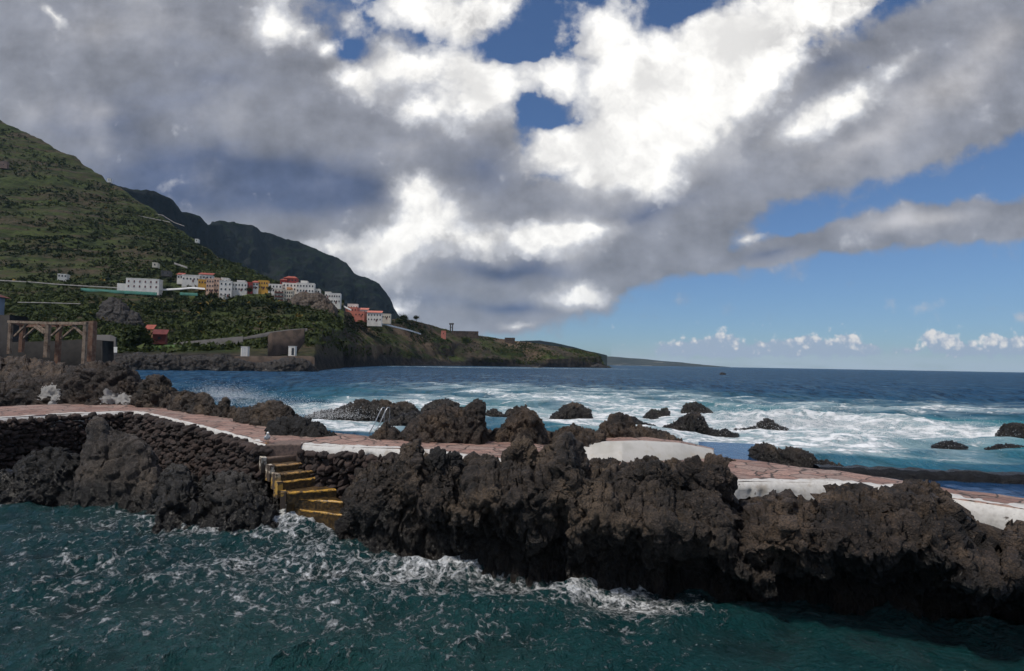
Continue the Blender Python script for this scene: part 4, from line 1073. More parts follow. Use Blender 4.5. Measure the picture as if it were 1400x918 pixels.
# ------------------------------------------------------------------ land beyond
def sheet(name, label, rows, x0, x1, nc, sub, mat, amp, nscale, cat='hillside', warp=None, ridged=0., kind='structure', seed=0):
    px = np.linspace(x0, x1, nc)
    R = [(ip(px, r, 1), ip(px, r, 2)) for r in rows]
    PY, D = [], []
    for i in range(len(R) - 1):
        k = sub[i]
        for s in np.linspace(0, 1, k + 1)[:(-1 if i < len(R) - 2 else None)]:
            PY.append(R[i][0] * (1 - s) + R[i+1][0] * s); D.append(R[i][1] * (1 - s) + R[i+1][1] * s)
    PY = np.array(PY); D = np.array(D)
    G = at_d(np.broadcast_to(px, PY.shape), PY, D)
    q = G.reshape(-1, 3) + seed * 100
    n = fbm(q / nscale, 6)
    if ridged: n = n + ridged * fbm(q * np.array([1, 1, .35]) / (nscale * .8) + 4, 5, True)
    sc_ = np.ones_like(D); sc_[0] = .2; 
    N = grid_normals(G); 
    if N[..., 1].mean() > 0: N = -N
    a = (amp if np.isscalar(amp) else np.interp(np.arange(len(D)), np.linspace(0, len(D) - 1, len(amp)), amp)[:, None])
    disp = n.reshape(D.shape) * a * sc_
    G = G + N * disp[..., None]
    o = mesh_obj(name, G.reshape(-1, 3), grid_faces(*D.shape), mat, smooth=True)
    return tag(o, label, cat, kind=kind), G

# main terraced hillside with the village shelf
SH = [(-400,506,180),(0,506,185),(170,508,200),(300,508,214),(430,507,222),(470,503,330)]
rows = [SH,
  [(-400,488,200),(0,488,205),(170,487,215),(300,486,228),(430,486,238),(470,492,345)],
  [(-400,478,250),(0,478,250),(130,478,255),(230,476,262),(290,470,275),(330,463,285),(415,452,300),(440,450,310),(470,452,380)],
  [(-400,440,300),(0,436,310),(130,440,320),(190,440,330),(260,446,340),(330,430,360),(400,425,380),(440,425,400),(470,430,430)],
  [(-400,388,400),(0,390,410),(110,393,420),(215,397,425),(270,400,430),(310,405,432),(340,399,436),(370,400,440),(400,410,440),(440,413,445),(470,418,455)],
  [(-400,378,440),(0,380,450),(160,382,460),(240,385,470),(300,388,470),(370,391,470),(400,398,480),(440,405,490),(470,414,500)],
  [(-400,-40,900),(-200,60,900),(-100,110,900),(0,166,900),(30,181,890),(75,201,870),(125,232,850),(150,250,830),(175,264,800),(200,282,780),(240,312,730),(300,350,660),(340,370,600),(370,386,560),(400,394,550),(440,404,540),(470,416,540)],
  [(-400,0,1200),(0,220,1200),(200,320,1000),(370,410,800),(470,440,700)]]
hill, HG = sheet('hillside', 'steep green terraced hillside rising to the left behind the village', rows, -400, 470, 520, [6,10,22,30,6,150,6], M_hill, [2,3,5,5,3,9,10,9,8,8,8], 46., seed=1)
# headland running right
rows = [
  [(395,507,226),(430,506,250),(450,504,320),(530,501,520),(650,501.5,700),(740,503,740),(800,504,800),(835,504,830)],
  [(395,484,250),(430,480,270),(470,474,360),(530,474,545),(560,480,590),(620,488,690),(680,491,715),(720,495,740),(750,492,752),(790,489,800),(818,490,830),(824,500,832),(835,503.4,835)],
  [(395,455,300),(430,450,320),(460,450,420),(500,450,540),(540,458,600),(600,466,680),(650,473,730),(700,476,760),(760,482,790),(810,485.5,838),(818,488,840),(824,500,842),(835,503.2,845)],
  [(395,415,430),(440,416,450),(465,424,480),(500,436,560),(535,437,620),(560,438,650),(600,448,720),(617,453,740),(660,460,780),(700,466,800),(740,471,830),(790,478,850),(810,482.5,860),(817,484,862),(824,500,866),(835,503.1,870)],
  [(395,440,560),(500,455,700),(620,466,850),(740,484,930),(817,495,930),(835,504,930)]]
head, PG = sheet('headland', 'low grassy headland with dark sea cliffs reaching out into the sea', rows, 395, 835, 420, [26,34,40,10], M_head, [.6,4.5,5,5,4,2.4,1.6,2], 26., cat='headland', ridged=.35, seed=2)
# dark cliffs farther away
rows = [[(120,470,1500),(300,480,1900),(560,500,2100)],
  [(120,330,1600),(300,400,2100),(480,440,2350),(560,480,2350)],
  [(120,244,1700),(150,255,1700),(190,263,1720),(214,267,1740),(230,273,1760),(238,282,1800),(246,294,1850),(268,300,1900),(276,305,1950),(283,309,2000),(300,306,2200),(345,310,2300),(356,317,2350),(370,321,2400),(392,330,2450),(408,331,2500),(422,337,2500),(440,346,2500),(462,355,2500),(472,362,2500),(482,375,2500),(500,384,2500),(516,391,2500),(526,402,2500),(536,418,2500),(545,432,2500),(556,448,2500),(560,470,2500)],
  [(120,260,2400),(300,330,3000),(480,420,3200),(560,480,3200)]]
cliff, CG = sheet('mountains', 'dark sea cliffs behind the village', rows, 120, 560, 420, [50,90,8], M_cliff, [10,70,75,40,8], 190., cat='mountains', ridged=1.1, seed=3)
rows = [[(660,500,2600),(830,500,2600)], [(660,480,3000),(690,470,3000),(705,467,3000),(720,465.5,3000),(738,466,3000),(755,469,3000),(790,476,3000),(830,486,3000)], [(660,490,3600),(830,492,3600)]]
sheet('far_hill', 'low blue hill just showing over the headland', rows, 660, 830, 90, [12,4], M_cliff, 8., 180., cat='hill', seed=4)
rows = [[(780,503,5200),(1000,503.4,6000)], [(780,484,5600),(815,486.5,5600),(850,489,5700),(880,491.2,5800),(920,494.6,5900),(960,498.6,6000),(985,501,6000),(1000,502.6,6000)], [(780,492,7000),(1000,503,7000)]]
sheet('far_coast', 'long flat blue coast tapering to the horizon', rows, 780, 1000, 200, [14,4], M_far, 9., 300., cat='coast', seed=5)

# shore rocks at the foot of the bay
ridge('shore_rocks', 'long black lava shelf at the foot of the village across the bay', [(120,500),(150,488),(172,484),(190,480),(208,484),(225,481),(250,486),(270,484),(288,487),(300,482),(312,486),(330,490),(350,495),(370,492),(385,488),(402,487),(418,490),(430,498),(436,508)], [(120,190),(436,220)], -1.5, wf=7., wb=5., res=.35, s=2.4, mat=M_rock_far, rough=.9)
ridge('shore_rocks', 'dark low skerry at the tip of the headland', [(805,502),(815,496),(824,498),(832,500),(842,503)], 800, -1.5, wf=12., res=1.4, s=6., mat=M_rock_far)
ridge('shore_rocks', 'dark rock off the middle of the headland shore', [(722,504),(730,500),(738,499.5),(746,502),(752,504)], 640, -1.5, wf=8., res=1., s=4., mat=M_rock_far)

ridge('crag', 'brown bare crag below the big white block of the village', [(388,420),(396,410),(404,402),(414,398),(424,400),(436,399),(446,405),(454,414),(462,422)], 412, 30, wf=14., wb=10, res=.6, s=3., ex=.9, mat=M_rock_brown, cat='crag')
ridge('crag', 'dark steep bluff on the slope behind the rusty frame', [(122,452),(132,430),(142,412),(152,405),(166,410),(176,420),(190,428),(200,450)], 330, 8, wf=16., wb=14, res=.6, s=3., ex=.9, mat=rock_mat('bluff_rock', (.005,.004,.004,1), (.013,.0105,.010,1), (.028,.020,.016,1), wet=-9.), cat='crag')
rows = [[(196,484,236),(272,484,236)], [(196,474,246),(215,471,250),(240,472,250),(272,479,244)], [(196,476,262),(272,482,262)]]
sheet('lawn', 'bright green grassy bank right of the dark round tree', rows, 196, 272, 60, [10,6], simple('bright_grass', (.055,.11,.018), .95, .25, .3), .5, 9., cat='lawn', seed=6)
# shrubs: uncountable cover of the slopes
def shrubs():
    vs, ts = [], []
    for G, n, smin, smax, r0, r1 in ((HG, 46000, 1.0, 4.6, 9, G_rows(HG)), (PG, 14000, .8, 2.6, 14, G_rows(PG))):
        i = rng.uniform(r0, r1, n).astype(int); j = rng.integers(0, G.shape[1] - 1, n)
        P = G[i, j] + (G[np.minimum(i + 1, len(G) - 1), j + 1] - G[i, j]) * rng.random((n, 1))
        dens = fbm(P * np.array([.012, .012, .05]), 4) + .35 * fbm(P * .07, 3)
        keep = dens > rng.normal(0, .08, n) + (-.06 if G is HG else .10)
        P = P[keep]; m = len(P); k = 11
        s = rng.uniform(smin, smax, m) * rng.uniform(.5, 1, m)
        tone = np.clip(.45 + 1.4 * fbm(P * .012 + 50, 4) + rng.normal(0, .16, m), 0, .92)
        tone[rng.random(m) < .012] = 1.
        c = rng.normal(size=(m, k, 3)); c /= np.linalg.norm(c, axis=-1, keepdims=True); c[..., 2] = np.abs(c[..., 2])
        c *= rng.uniform(.4, 1, (m, k, 1)) * s[:, None, None] * np.array([.6, .6, .5])
        tri = rng.normal(size=(m, k, 3, 3)) * (.30 * s)[:, None, None, None]
        V = P[:, None, None] + c[:, :, None] + tri
        vs.append(V.reshape(-1, 3)); ts.append(np.repeat(tone, k * 3))
    V = np.concatenate(vs); T = np.concatenate(ts)
    tag(mesh_obj('shrubs', V, np.arange(len(V)).reshape(-1, 3), M_leaf, loc=(-200, 500, 0), attrs={'tone': T}), 'green and brown shrubs covering the hillside and headland', 'shrubs', kind='stuff')
def G_rows(G): return len(G) - 12
shrubs()

# ------------------------------------------------------------------ village
M_hw = simple('limewash', (.72, .68, .615), .8, .10, .25); M_hc = simple('cream_plaster', (.60, .53, .42), .8, .1, .3)
M_ho = simple('orange_plaster', (.62, .30, .13), .8, .1, .3); M_hy = simple('ochre_plaster', (.60, .32, .05), .8, .1, .3)
M_hr = simple('red_plaster', (.30, .035, .03), .8, .15, .3); M_hk = simple('coral_plaster', (.48, .16, .115), .8, .1, .3); M_hp = simple('peach_plaster', (.64, .42, .30), .8, .1, .3)
M_roof = simple('red_tiles', (.30, .07, .045), .85, .2, .5); M_glass = simple('window_dark', (.035, .035, .04), .25, .1); M_shut = simple('brown_shutter', (.13, .035, .025), .6, .15)
M_blue = simple('pale_blue_wall', (.17, .21, .27), .8, .15, .4); M_conc = simple('grey_concrete', (.085, .08, .078), .9, .2, .15); M_brown = simple('brown_concrete', (.080, .055, .041), .9, .32, .35); M_terr = simple('dry_terrace_stone', (.22, .21, .20), .9, .25, .2)
M_teal = simple('teal_netting', (.02, .13, .10), .8, .2, .3); M_rail = simple('white_parapet', (.62, .62, .61), .8, .12, .2)

def house(label, x0, x1, yt, yb, d, mat, depth=7., wins=(2, 3), roof=None, yaw=0., cat='house', group='houses of the hillside village', shut=False, roof_mat=None, win_size=(1.0, 1.4), balcony=False, door=True, name='house', wing=None):
    m = (x0 + x1) / 2
    b = at_d(m, yb, d); t = at_d(m, yt, d)
    w = (x1 - x0) / F * d; h = t[2] - b[2]
    az = math.atan2(b[0], b[1]); yaw = yaw - az * .55; w *= math.cos(az) ** .5
    r = empty(name, b, yaw, label=label, cat=cat, group=group)
    dn = -1.2 if 'huts' in (group or '') else -4
    mb = MB(); mb.box(-w/2, w/2, 0, depth, dn, h)
    if roof in (None, 'flat'):
        p = .25
        mb.box(-w/2-.08, w/2+.08, -.08, .2, h+.003, h + .55); mb.box(-w/2-.08, -w/2+.2, .203, depth, h+.003, h+.55); mb.box(w/2-.2, w/2+.08, .203, depth, h+.003, h+.55)
    if wing: mb.box(-w/2 - wing[0], -w/2 - .003, .6, depth - 1, -7, h * wing[1])
    mb.build('wall', mat, r)
    if roof == 'hip':
        mb = MB(); e = .5; k = min(w, depth) * .28
        mb.v = [(-w/2-e,-e,h),(w/2+e,-e,h),(w/2+e,depth+e,h),(-w/2-e,depth+e,h),(-w/2+w*.25,depth/2,h+k),(w/2-w*.25,depth/2,h+k)]
        mb.f = [[0,1,5,4],[1,2,5],[2,3,4,5],[3,0,4],[3,2,1,0]]
        mb.build('roof', roof_mat or M_roof, r)
    if roof == 'shed':
        mb = MB(); e = .5
        mb.v = [(-w/2-e,-e,h+.003),(w/2+e,-e,h+.003),(w/2+e,depth,h+2.2),(-w/2-e,depth,h+2.2),(-w/2-e,-e,h+.3),(w/2+e,-e,h+.3),(w/2+e,depth,h+2.5),(-w/2-e,depth,h+2.5)]
        mb.f = [[3,2,1,0],[4,5,6,7],[0,1,5,4],[1,2,6,5],[2,3,7,6],[3,0,4,7]]
        mb.build('roof', roof_mat or M_roof, r)
    nr_, nc_ = wins
    proto = None
    for i in range(nr_):
        for j in range(nc_):
            ww = min(win_size[0], w / nc_ * .5); wh = min(win_size[1], h / nr_ * .55)
            xx = -w/2 + w * (j + .5) / nc_ ; zz = h * (i + .5) / nr_
            if proto is None:
                mb = MB(); mb.box(-ww/2-.1, ww/2+.1, -.05, .05, -wh/2-.1, wh/2+.1); proto = mb.build('window', mat if not shut else M_rail, r)
                mb = MB(); mb.box(-ww/2, ww/2, -.075, .04, -wh/2, wh/2); g = mb.build('pane', M_shut if shut else M_glass, proto)
                o = proto
            else:
                o = copy_tree(proto, r)
            o.location = (xx, -.03, zz)
    if balcony:
        for i in range(nr_):
            mb = MB(); z_ = h * i / nr_ + .2
            mb.box(-w*.42, w*.42, -1.3, -.02, z_, z_ + .15); mb.box(-w*.42, w*.42, -1.3, -1.2, z_ + .153, z_ + 1.0); mb.build('balcony', M_shut if balcony == 'dark' else mat, r)
    if door and h > 4:
        mb = MB(); mb.box(-.55, .55, -.06, .05, 0.02, 2.1); o = mb.build('door', M_shut, r); o.location = (w * .04 + (w / nc_ * .5 if nc_ % 2 else 0), -.04, 0)
    return r
house('long white building with red-brown shutters above the green netting', 172, 217, 382, 395.5, 408, M_hw, wins=(2, 6), shut=True, yaw=-.12, win_size=(.9, 1.5), wing=(5.8, .5), door=False, name='long_house')
house('low long white house at the left top of the village row', 249, 272, 377, 386, 452, M_hw, wins=(1, 5))
house('small white house with red roof at the far left of the village row', 242, 250, 376, 382, 456, M_hw, wins=(1, 2), roof='shed')
house('white house with dark red flat roof behind the ochre house', 272, 290, 376, 383, 458, M_hw, wins=(1, 4), roof='shed')
house('small bright ochre house left of the tall peach house', 271, 282, 383, 389.5, 436, M_hy, wins=(1, 3))
house('tall peach house of three storeys at the village front', 281.5, 292, 382, 400, 424, M_hp, wins=(3, 3))
house('peach and white narrow house right of the tall peach house', 292, 299, 381, 400, 426, M_hp, wins=(3, 2))
house('tall plain white house, lowest of the village front', 299.5, 316, 385, 406.5, 420, M_hw, wins=(3, 3))
house('white house behind the tallest white front with a stepped top', 302, 312, 381, 388, 434, M_hw, wins=(1, 2))
house('wide white house in the middle of the village front', 316.5, 337, 387, 398.5, 426, M_hw, wins=(2, 5))
house('white upper storey house set behind the wide white house', 324, 335, 384.5, 390, 438, M_hw, wins=(1, 3))
house('dark red house between two white houses', 337, 345, 387, 396, 430, M_hr, wins=(1, 2))
house('small white house left of the orange-yellow house', 345, 353, 387, 395.5, 432, M_hw, wins=(2, 2), roof='shed')
house('orange-yellow house with rows of windows in the middle of the village', 353, 366, 384.5, 396, 434, M_hy, wins=(2, 4))
house('white gabled house right of the orange-yellow house', 367, 385, 389.5, 400, 432, M_hw, wins=(2, 4))
house('bright red house standing highest in the village', 388, 406, 380.5, 392, 450, M_hr, wins=(2, 4), roof='hip')
house('small red gabled house left of the highest red house', 383, 392, 383, 390, 446, M_hr, wins=(1, 2), roof='hip')
house('cream house with dark balconies on the village slope', 374.5, 388, 396, 412.5, 422, M_hc, wins=(3, 3), balcony='dark')
house('cream block with three rows of small windows right of the balconies', 388.2, 400, 398, 412, 424, M_hc, wins=(3, 4))
house('small orange house wall above the cream block', 392, 398, 394, 399, 432, M_ho, wins=(1, 2))
house('white house with pitched grey top left of the big white house', 386, 405, 388, 398, 440, M_hw, wins=(2, 4))
house('big white block with stepped roof right of the red house', 405, 429, 388, 401, 440, M_hw, wins=(2, 6))
house('white stair tower house on the big white block', 411, 420, 385, 392, 448, M_hw, wins=(1, 2))
house('low white house ending the village row above the brown crag', 427, 437, 396, 402, 446, M_hw, wins=(1, 3))
house('white two-storey house alone above the reddish bank', 449, 465, 402, 415.5, 436, M_hw, wins=(2, 5))
house('small white house left part of the two-storey house', 444, 452, 400, 408, 444, M_hw, wins=(1, 2))
house('small white house with dark openings above the coral terrace', 475, 489, 416.5, 424, 520, M_hw, wins=(1, 4))
house('coral pink long terrace building stepping downhill', 472, 488, 421, 427, 512, M_hk, wins=(1, 4), yaw=-.25)
house('lower coral pink building below the terrace', 484, 498, 426.5, 434, 508, M_hk, wins=(1, 3), yaw=-.25)
house('white house with coral roof between coral terrace and hotel', 488, 503, 424, 431, 520, M_hw, wins=(1, 4), roof='shed', roof_mat=M_hk)
house('white hotel block with three rows of windows and red roof', 502, 521.5, 428, 440, 508, M_hw, wins=(2, 5), roof='shed', roof_mat=M_hk)
house('low grey white house at the right end of the village', 522, 534, 430, 437, 530, M_hc, wins=(1, 4))
house('tiny white farmhouse alone on the hillside at left', 79, 91, 375.5, 379.5, 448, M_hw, wins=(1, 3))
house('tiny white hut on the skyline of the green slope', 146.5, 151, 244.5, 248.5, 820, M_hw, wins=(1, 1), group='huts on the slope', door=False)
house('white hut high up the slope below the skyline', 266.5, 271, 327.5, 330.5, 640, M_hw, wins=(1, 1), group='huts on the slope', door=False)
house('pale ruined hut on the slope above the village', 208, 215, 360, 364, 480, M_hc, wins=(1, 1), group='huts on the slope', door=False)
house('grey ruined hut below the pale hut above the village', 220, 232, 371, 376, 466, M_conc, wins=(1, 2), group='huts on the slope', door=False)
house('pinkish rock-coloured hut high on the left edge of the slope', 0, 9, 221, 229, 760, simple('pink_stone', (.26, .17, .13), .9, .2, .3), wins=(1, 1), group='huts on the slope', door=False)
house('small orange cottage on the headland skyline below the tower', 603, 609.5, 453, 459.5, 690, M_hk, wins=(1, 1), group='buildings on the headland', door=False)
house('long low red walled shed on the headland right of the tower', 618, 654, 453.5, 458, 730, M_brown, depth=4, wins=(1, 6), group='buildings on the headland', door=False)
house('roofless brown ruin on the headland crest', 690, 704, 462.5, 467, 780, M_brown, depth=4, wins=(1, 3), group='buildings on the headland', door=False)
M_hut = simple('dull_red_paint', (.13, .022, .02), .85, .2, .6)
house('red hut with a round white sign beside the dark round tree', 209, 226, 458, 467, 248, M_hut, depth=3, wins=(1, 1), group='huts by the shore', win_size=(1.2, 1.2), roof='shed', roof_mat=M_hut)
house('small orange roofed hut behind the dark round tree', 199, 208, 451, 458, 262, M_ho, depth=4, wins=(1, 1), group='huts by the shore', roof='shed')

# two white booths on the promenade
def booth(label, x0, x1, yt, yb, d, panel):
    b = at_d((x0 + x1) / 2, yb, d); w = (x1 - x0) / F * d; h = (yb - yt) / F * d
    r = empty('booth', b, 0, label=label, cat='booth', group='white booths on the promenade')
    mb = MB(); mb.box(-w/2, w/2, 0, 1.8, -1, h); mb.build('wall', M_hw, r)
    mb = MB(); mb.box(-w/2-.12, w/2+.12, -.12, 1.92, h+.003, h+.16); mb.build('roof', M_hw, r)
    if panel == 'door':
        mb = MB(); mb.box(-.05, w*.36, -.04, .03, .3, h*.85); mb.build('door', M_glass, r)
    else:
        for sx in (-1, 0, 1):
            mb = MB(); mb.box(sx*w*.26-w*.09, sx*w*.26+w*.09, -.03, .03, .15, h*.88); mb.build('door_panel', simple('grey_white_panel', (.5, .5, .5), .7, .1), r)
booth('left white booth with slatted front on the promenade wall', 329, 338, 474.5, 487.5, 222, 'slat')
booth('right white booth with a dark open doorway on the promenade wall', 394, 403, 474, 487, 224, 'door')

# retaining walls, parapets, netting, greenhouse
def strip_wall(name, label, top, d, h, mat, cat='wall', thick=.5, group=None, bottom=None):
    a = np.array(top, float)
    px = np.linspace(a[0, 0], a[-1, 0], 60); T = at_d(px, ip(px, top), ip(px, d) if not np.isscalar(d) else np.full(60, float(d)))
    Bt = T.copy(); Bt[:, 2] -= h
    if bottom is not None: Bt = at_d(px, ip(px, bottom), T[:, 1])
    T2 = T + np.array([0, thick, 0]); B2 = Bt + np.array([0, thick, 0])
    G = np.array([Bt, T, T2, B2, Bt])
    c = T.mean(0); c[2] = Bt[:, 2].min()
    gf = np.concatenate([grid_faces(*G.shape[:2])[:, ::-1], np.array([[0, 60, 120, 180], [239, 179, 119, 59]])])
    return tag(mesh_obj(name, G.reshape(-1, 3), gf, mat, loc=c), label, cat, group)
strip_wall('retaining_wall', 'long dark grey retaining wall rising to the right behind the left booth', [(228,471),(255,467),(300,463),(332,460)], 262, 8, M_conc, bottom=[(228,484),(255,488),(332,488)])
strip_wall('retaining_wall', 'high brown concrete retaining wall behind the right booth', [(366,458),(371,455),(395,452),(416,450)], [(366,232),(416,246)], 12, M_brown, bottom=[(366,490),(400,490),(416,468)])
strip_wall('promenade_wall', 'long stone quay wall carrying the two white booths', [(320,487.3),(345,487.5),(395,487),(424,487),(430,489)], [(320,221),(430,223)], 5, M_brown, bottom=[(320,498),(430,500)])
strip_wall('road_wall', 'thin pale wall of the road climbing above the brown retaining wall', [(330,462),(368,454),(395,450.5),(420,449)], [(330,266),(420,262)], .8, M_conc, bottom=[(330,465),(420,453)])
strip_wall('green_netting', 'teal green netting fence below the long white building', [(110,394),(150,396.5),(214,400)], 404, 2.2, M_teal, 'netting')
strip_wall('green_netting', 'short teal green netting below the white road wall', [(246,400),(270,401)], 408, 2., M_teal, 'netting')
strip_wall('parapet', 'white parapet of the road left of the long white building', [(-20,382),(0,383),(40,385),(75,388),(105,390),(160,393)], 406, .7, M_terr)
strip_wall('parapet', 'white parapet of the lower road on the far left slope', [(24,413),(60,413.5),(110,415)], 340, .5, M_terr)
strip_wall('parapet', 'white road parapet between the long white building and the village', [(218,395.5),(245,394),(262,392.5),(280,394)], 414, 1.3, M_rail)
strip_wall('parapet', 'white stepped parapet running downhill right of the white hotel', [(522,441.5),(540,446),(560,451),(576,456)], [(522,528),(576,600)], 1.5, M_rail)
strip_wall('parapet', 'white sloping parapet above the coral terrace', [(462,415),(472,419),(480,423)], 470, 1.4, M_rail)
strip_wall('terrace_wall', 'pale terrace wall crossing the upper slope to the skyline', [(175,292),(205,298),(232,303.5)], [(175,740),(232,715)], .8, M_terr)
strip_wall('terrace_wall', 'pale terrace wall bending down along the slope skyline', [(205,291.5),(222,294),(238,304),(252,309)], [(205,765),(252,715)], .8, M_terr)
strip_wall('terrace_wall', 'short pale wall halfway up the green slope', [(114,273),(133,279)], 760, .8, M_terr)
strip_wall('terrace_wall', 'pale shed roofs on the slope above the village', [(238,359),(256,365)], 500, 1.6, M_terr)
strip_wall('boat_cover', 'turquoise covered strip on the ledge above the headland cliff', [(431,446),(440,444.5),(464,444.5)], [(431,330),(464,400)], 1.6, simple('turquoise_sheet', (.20, .42, .42), .6, .2, .4), 'cover', thick=3.)
strip_wall('cave_wall', 'grey wall with dark openings above the bay behind the frame', [(128,458),(150,458),(158,462)], 150, 5, M_conc, bottom=[(128,486),(158,486)])

# tower on the headland and lookout on the cliff
b = at_d(617, 453, 735); s = 735 / F
tw = empty('tower', b, 0, label='dark slender twin-legged tower on the headland skyline', cat='tower')
mb = MB(); mb.box(-2.2*s*.5-1., -.6, 0, 2, -3, 9.*s); mb.build('leg', M_conc, tw)
mb = MB(); mb.box(.6, 2.2*s*.5+1., 0, 2, -3, 9.*s); mb.build('leg', M_conc, tw)
mb = MB(); mb.box(-3., 3., -.3, 2.3, 9*s+.003, 11*s); mb.box(-2.1, 2.1, -.2, 2.2, 5*s, 5.8*s); mb.build('head', M_conc, tw)
b = at_d(318.5, 306.5, 2240); s = 2240 / F
lk = empty('lookout', b, 0, label='tiny lookout tower on the top of the dark cliffs', cat='tower')
mb = MB(); mb.box(-1.3*s, 1.3*s, 0, 6, -6, 2.4*s); mb.build('shaft', M_cliff, lk)
mb = MB(); mb.box(-2*s, 2*s, -1, 7, 2.4*s+.01, 3.2*s); mb.build('cap', M_cliff, lk)

# house at the left edge, on its stone wall
r = house('pale blue house with red tiled roof at the left edge above the stone wall', -60, -16, 404, 431, 78, M_blue, depth=3, wins=(1, 3), roof='hip', roof_mat=simple('dark_red_tiles', (.13, .035, .025), .9, .2, 1.), cat='house', group='houses at the left edge', yaw=-.3, win_size=(.7, .7))
strip_wall('stone_wall', 'dark stone wall under the blue house at the left edge', [(-60,430),(13,431)], 78, 6, simple('dark_masonry', (.026, .023, .022), .95, .3, 1.2), bottom=[(-60,492),(13,492)], thick=3.)
strip_wall('stone_wall', 'dark masonry terrace wall behind the rusty frame', [(10,468),(60,467),(118,464),(140,466)], 70, 5, simple('dark_masonry_block', (.016, .0135, .012), .95, .4, 1.5), bottom=[(10,500),(140,500)], thick=2.)

# rusty loading frame of concrete posts
M_post = simple('weathered_concrete', (.22, .165, .12), .9, .2, 2.5, dirt=(.075, .042, .026)); M_rust = simple('rusty_post', (.12, .055, .033), .9, .2, 3., dirt=(.20, .13, .09))
b0 = at_d(70, 490, 56)
fr = empty('loading_frame', b0, label='old rusty post and beam loading frame with diagonal braces at left', cat='frame')
def L(px, py, d): return Vector(at_d(px, py, d)) - Vector(b0)
for px_, yt, yb, d, w, mt in ((15,441,484,57,.28,M_post),(66,443,489,54,.36,M_post),(117.5,440,503,51,.28,M_post),(31,448,482,60,.36,M_rust),(81,446,504,55.5,.36,M_rust),(126.5,440,500,53.5,.54,M_rust)):
    mb = MB(); a_, b_ = L(px_, yb, d), L(px_, yt, d); a_.x = b_.x; a_.y = b_.y; mb.bar(a_, b_, w); mb.build('post', mt, fr)
for (xa, ya, da), (xb, yb, db), w, mt in (((12,440,57.2),(68,442,54),.24,M_post),((65,442,54),(119,442.5,50.8),.24,M_post),((29,446,60.2),(83,445,55.7),.28,M_rust),((80,445,55.6),(130,441,53.6),.28,M_rust),((15,440.2,57.4),(31,446,60.1),.22,M_rust),((66,442,54.2),(81,445,55.6),.22,M_rust)):
    mb = MB(); mb.bar(L(xa, ya, da), L(xb, yb, db), w); mb.build('beam', mt, fr)
for (xa, ya, da), (xb, yb, db) in (((20,460,57),(37,443,56)),((32,463,60),(48,448,58.5)),((48,447,55),(61,456,54.3)),((71,459,53.8),(86,446,52.8)),((84,463,55.4),(102,448,54.5)),((100,445,52),(114,458,51.3)),((66,458,54),(52,444,54.8))):
    mb = MB(); mb.bar(L(xa, ya, da), L(xb, yb, db), .17); mb.build('brace', M_post, fr)
ridge('lava_rock', 'dark rock platform carrying the rusty frame at left', [(-120,486),(0,486),(30,483),(60,488),(90,494),(118,500),(140,502),(160,506)], [(-120,58),(160,50)], 0, wf=6., wb=8., s=1.6, mat=M_rock_brown, res=.2, rough=.5)
# notice by the frame
b = at_d(157, 484, 120)
nb = empty('notice_board', b, label='small white notice board on a post right of the rusty frame', cat='sign')
mb = MB(); mb.bar((0, 0, -1), (0, 0, .8), .1); mb.build('post', M_conc, nb)
mb = MB(); mb.box(-.5, .5, -.08, -.055, .25, 1.45); mb.build('panel', M_hw, nb)

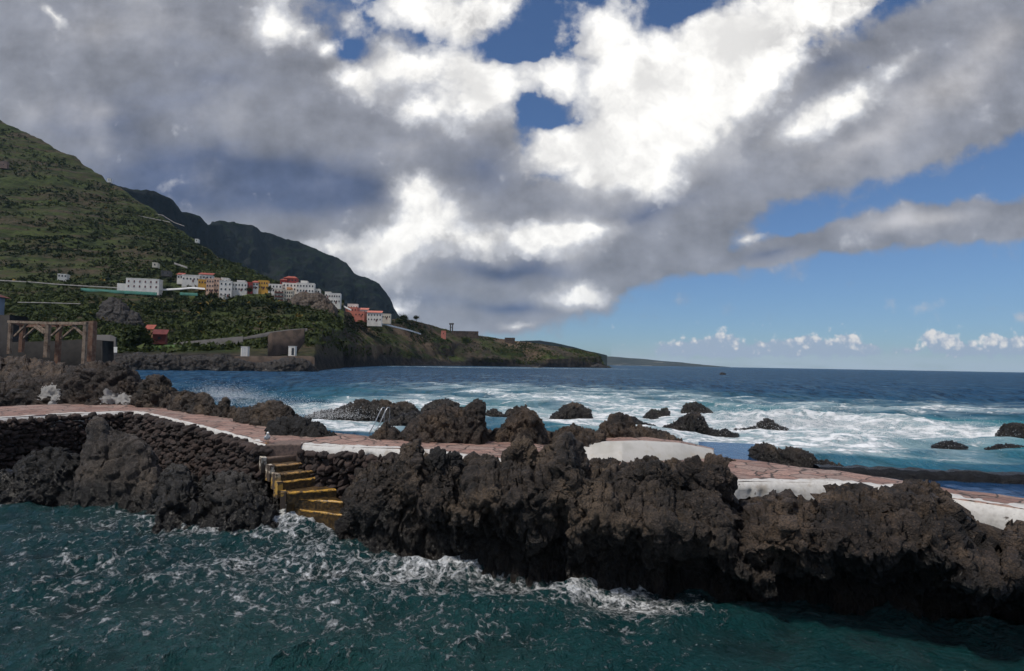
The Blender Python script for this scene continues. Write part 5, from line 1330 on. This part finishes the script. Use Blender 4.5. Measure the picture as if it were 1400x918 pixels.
# trees one can tell apart
M_bark = simple('bark', (.06, .045, .035), .9, .2, 2.)
def tree(label, px_, yb, d, h, rw, tone=.35, n=900, palm=False, name='tree'):
    b = at_d(px_, yb, d)
    r = empty(name, b, label=label, cat='tree', group='trees around the bay')
    mb = MB(); mb.tube([(0, 0, -1), (.05*h, 0, h*.3), (.0, .02*h, h*.62)], [.05*h, .035*h, .012*h], 7)
    if not palm:
        for k in range(6):
            a = k * 1.05; mb.tube([(.04*h, 0, h*.28), (math.cos(a)*rw*.4, math.sin(a)*rw*.4, h*.55), (math.cos(a)*rw*.65, math.sin(a)*rw*.65, h*.72)], [.02*h, .012*h, .004*h], 5)
    mb.build('trunk', M_bark, r)
    if palm:
        tris = []
        for k in range(22):
            a = k * 2.4; el = random.uniform(-.3, .9)
            for s in np.linspace(.1, 1, 9):
                c = np.array([math.cos(a)*rw*s*math.cos(el*.6), math.sin(a)*rw*s*math.cos(el*.6), h*.66 + rw*(math.sin(el)*s - .7*s*s)])
                tris.append(c[None] + rng.normal(size=(3, 3)) * rw * .13)
        V = np.array(tris).reshape(-1, 3); T = np.full(len(V), tone)
    else:
        cl = rng.normal(size=(14, 3)); cl /= np.linalg.norm(cl, axis=1)[:, None]
        cl = cl * np.array([rw*.62, rw*.62, h*.28]) * rng.uniform(.5, 1., (14, 1)) + np.array([0, 0, h*.62])
        i = rng.integers(0, 14, n)
        c = cl[i] + rng.normal(size=(n, 3)) * rw * .19
        V = (c[:, None] + rng.normal(size=(n, 3, 3)) * rw * .075).reshape(-1, 3)
        T = np.repeat(np.clip(tone + rng.normal(0, .15, 14)[i] + rng.normal(0, .08, n), 0, .9), 3)
    mesh_obj('crown', V, np.arange(len(V)).reshape(-1, 3), M_leaf, r, attrs={'tone': T})
tree('large dark round tree beside the red hut on the shore', 189, 479, 240, 9.0, 7.5, .3, 2600)
tree('dark tree between the orange-yellow house and the cream balconies', 369, 402, 420, 6., 2.6, .15)
tree('dark bush-like tree below the tall peach house', 291, 408, 415, 4.5, 4., .15)
tree('dark tree below the dark red house', 341, 401, 422, 4., 3., .15)
tree('lone rounded tree on the skyline right of the village', 569, 439, 650, 6., 4., .2)
tree('wide bushy tree on the skyline at the end of the village', 552, 439, 640, 5., 6.5, .2, 1300)
tree('bushy tree behind the white parapet right of the hotel', 545, 444, 590, 5., 6., .3, 1200)
tree('small palm on the slope below the hotel', 493, 446, 470, 6., 3., .3, palm=True, name='palm_tree')
tree('dark shrub-like tree at the end of the white parapet', 577, 458, 590, 5.5, 4., .1)
tree('bright green bush in the field on the headland', 638, 470, 690, 6., 8., .85, 1500)

# the air between: thin sea haze
mh = bpy.data.materials.new('sea_haze'); mh.use_nodes = True
mh.node_tree.nodes.remove(mh.node_tree.nodes['Principled BSDF'])
pv = mh.node_tree.nodes.new('ShaderNodeVolumePrincipled'); pv.inputs['Color'].default_value = (.5, .75, 1., 1); pv.inputs['Density'].default_value = 2.6e-5; pv.inputs['Anisotropy'].default_value = 0.
mh.node_tree.links.new(pv.outputs[0], mh.node_tree.nodes['Material Output'].inputs['Volume'])
mb = MB(); mb.box(-13000, 13000, -150, 9500, -12, 1000)
tag(mb.build('haze', mh), 'thin bluish sea haze between the shore and the far coast', 'haze', kind='stuff')
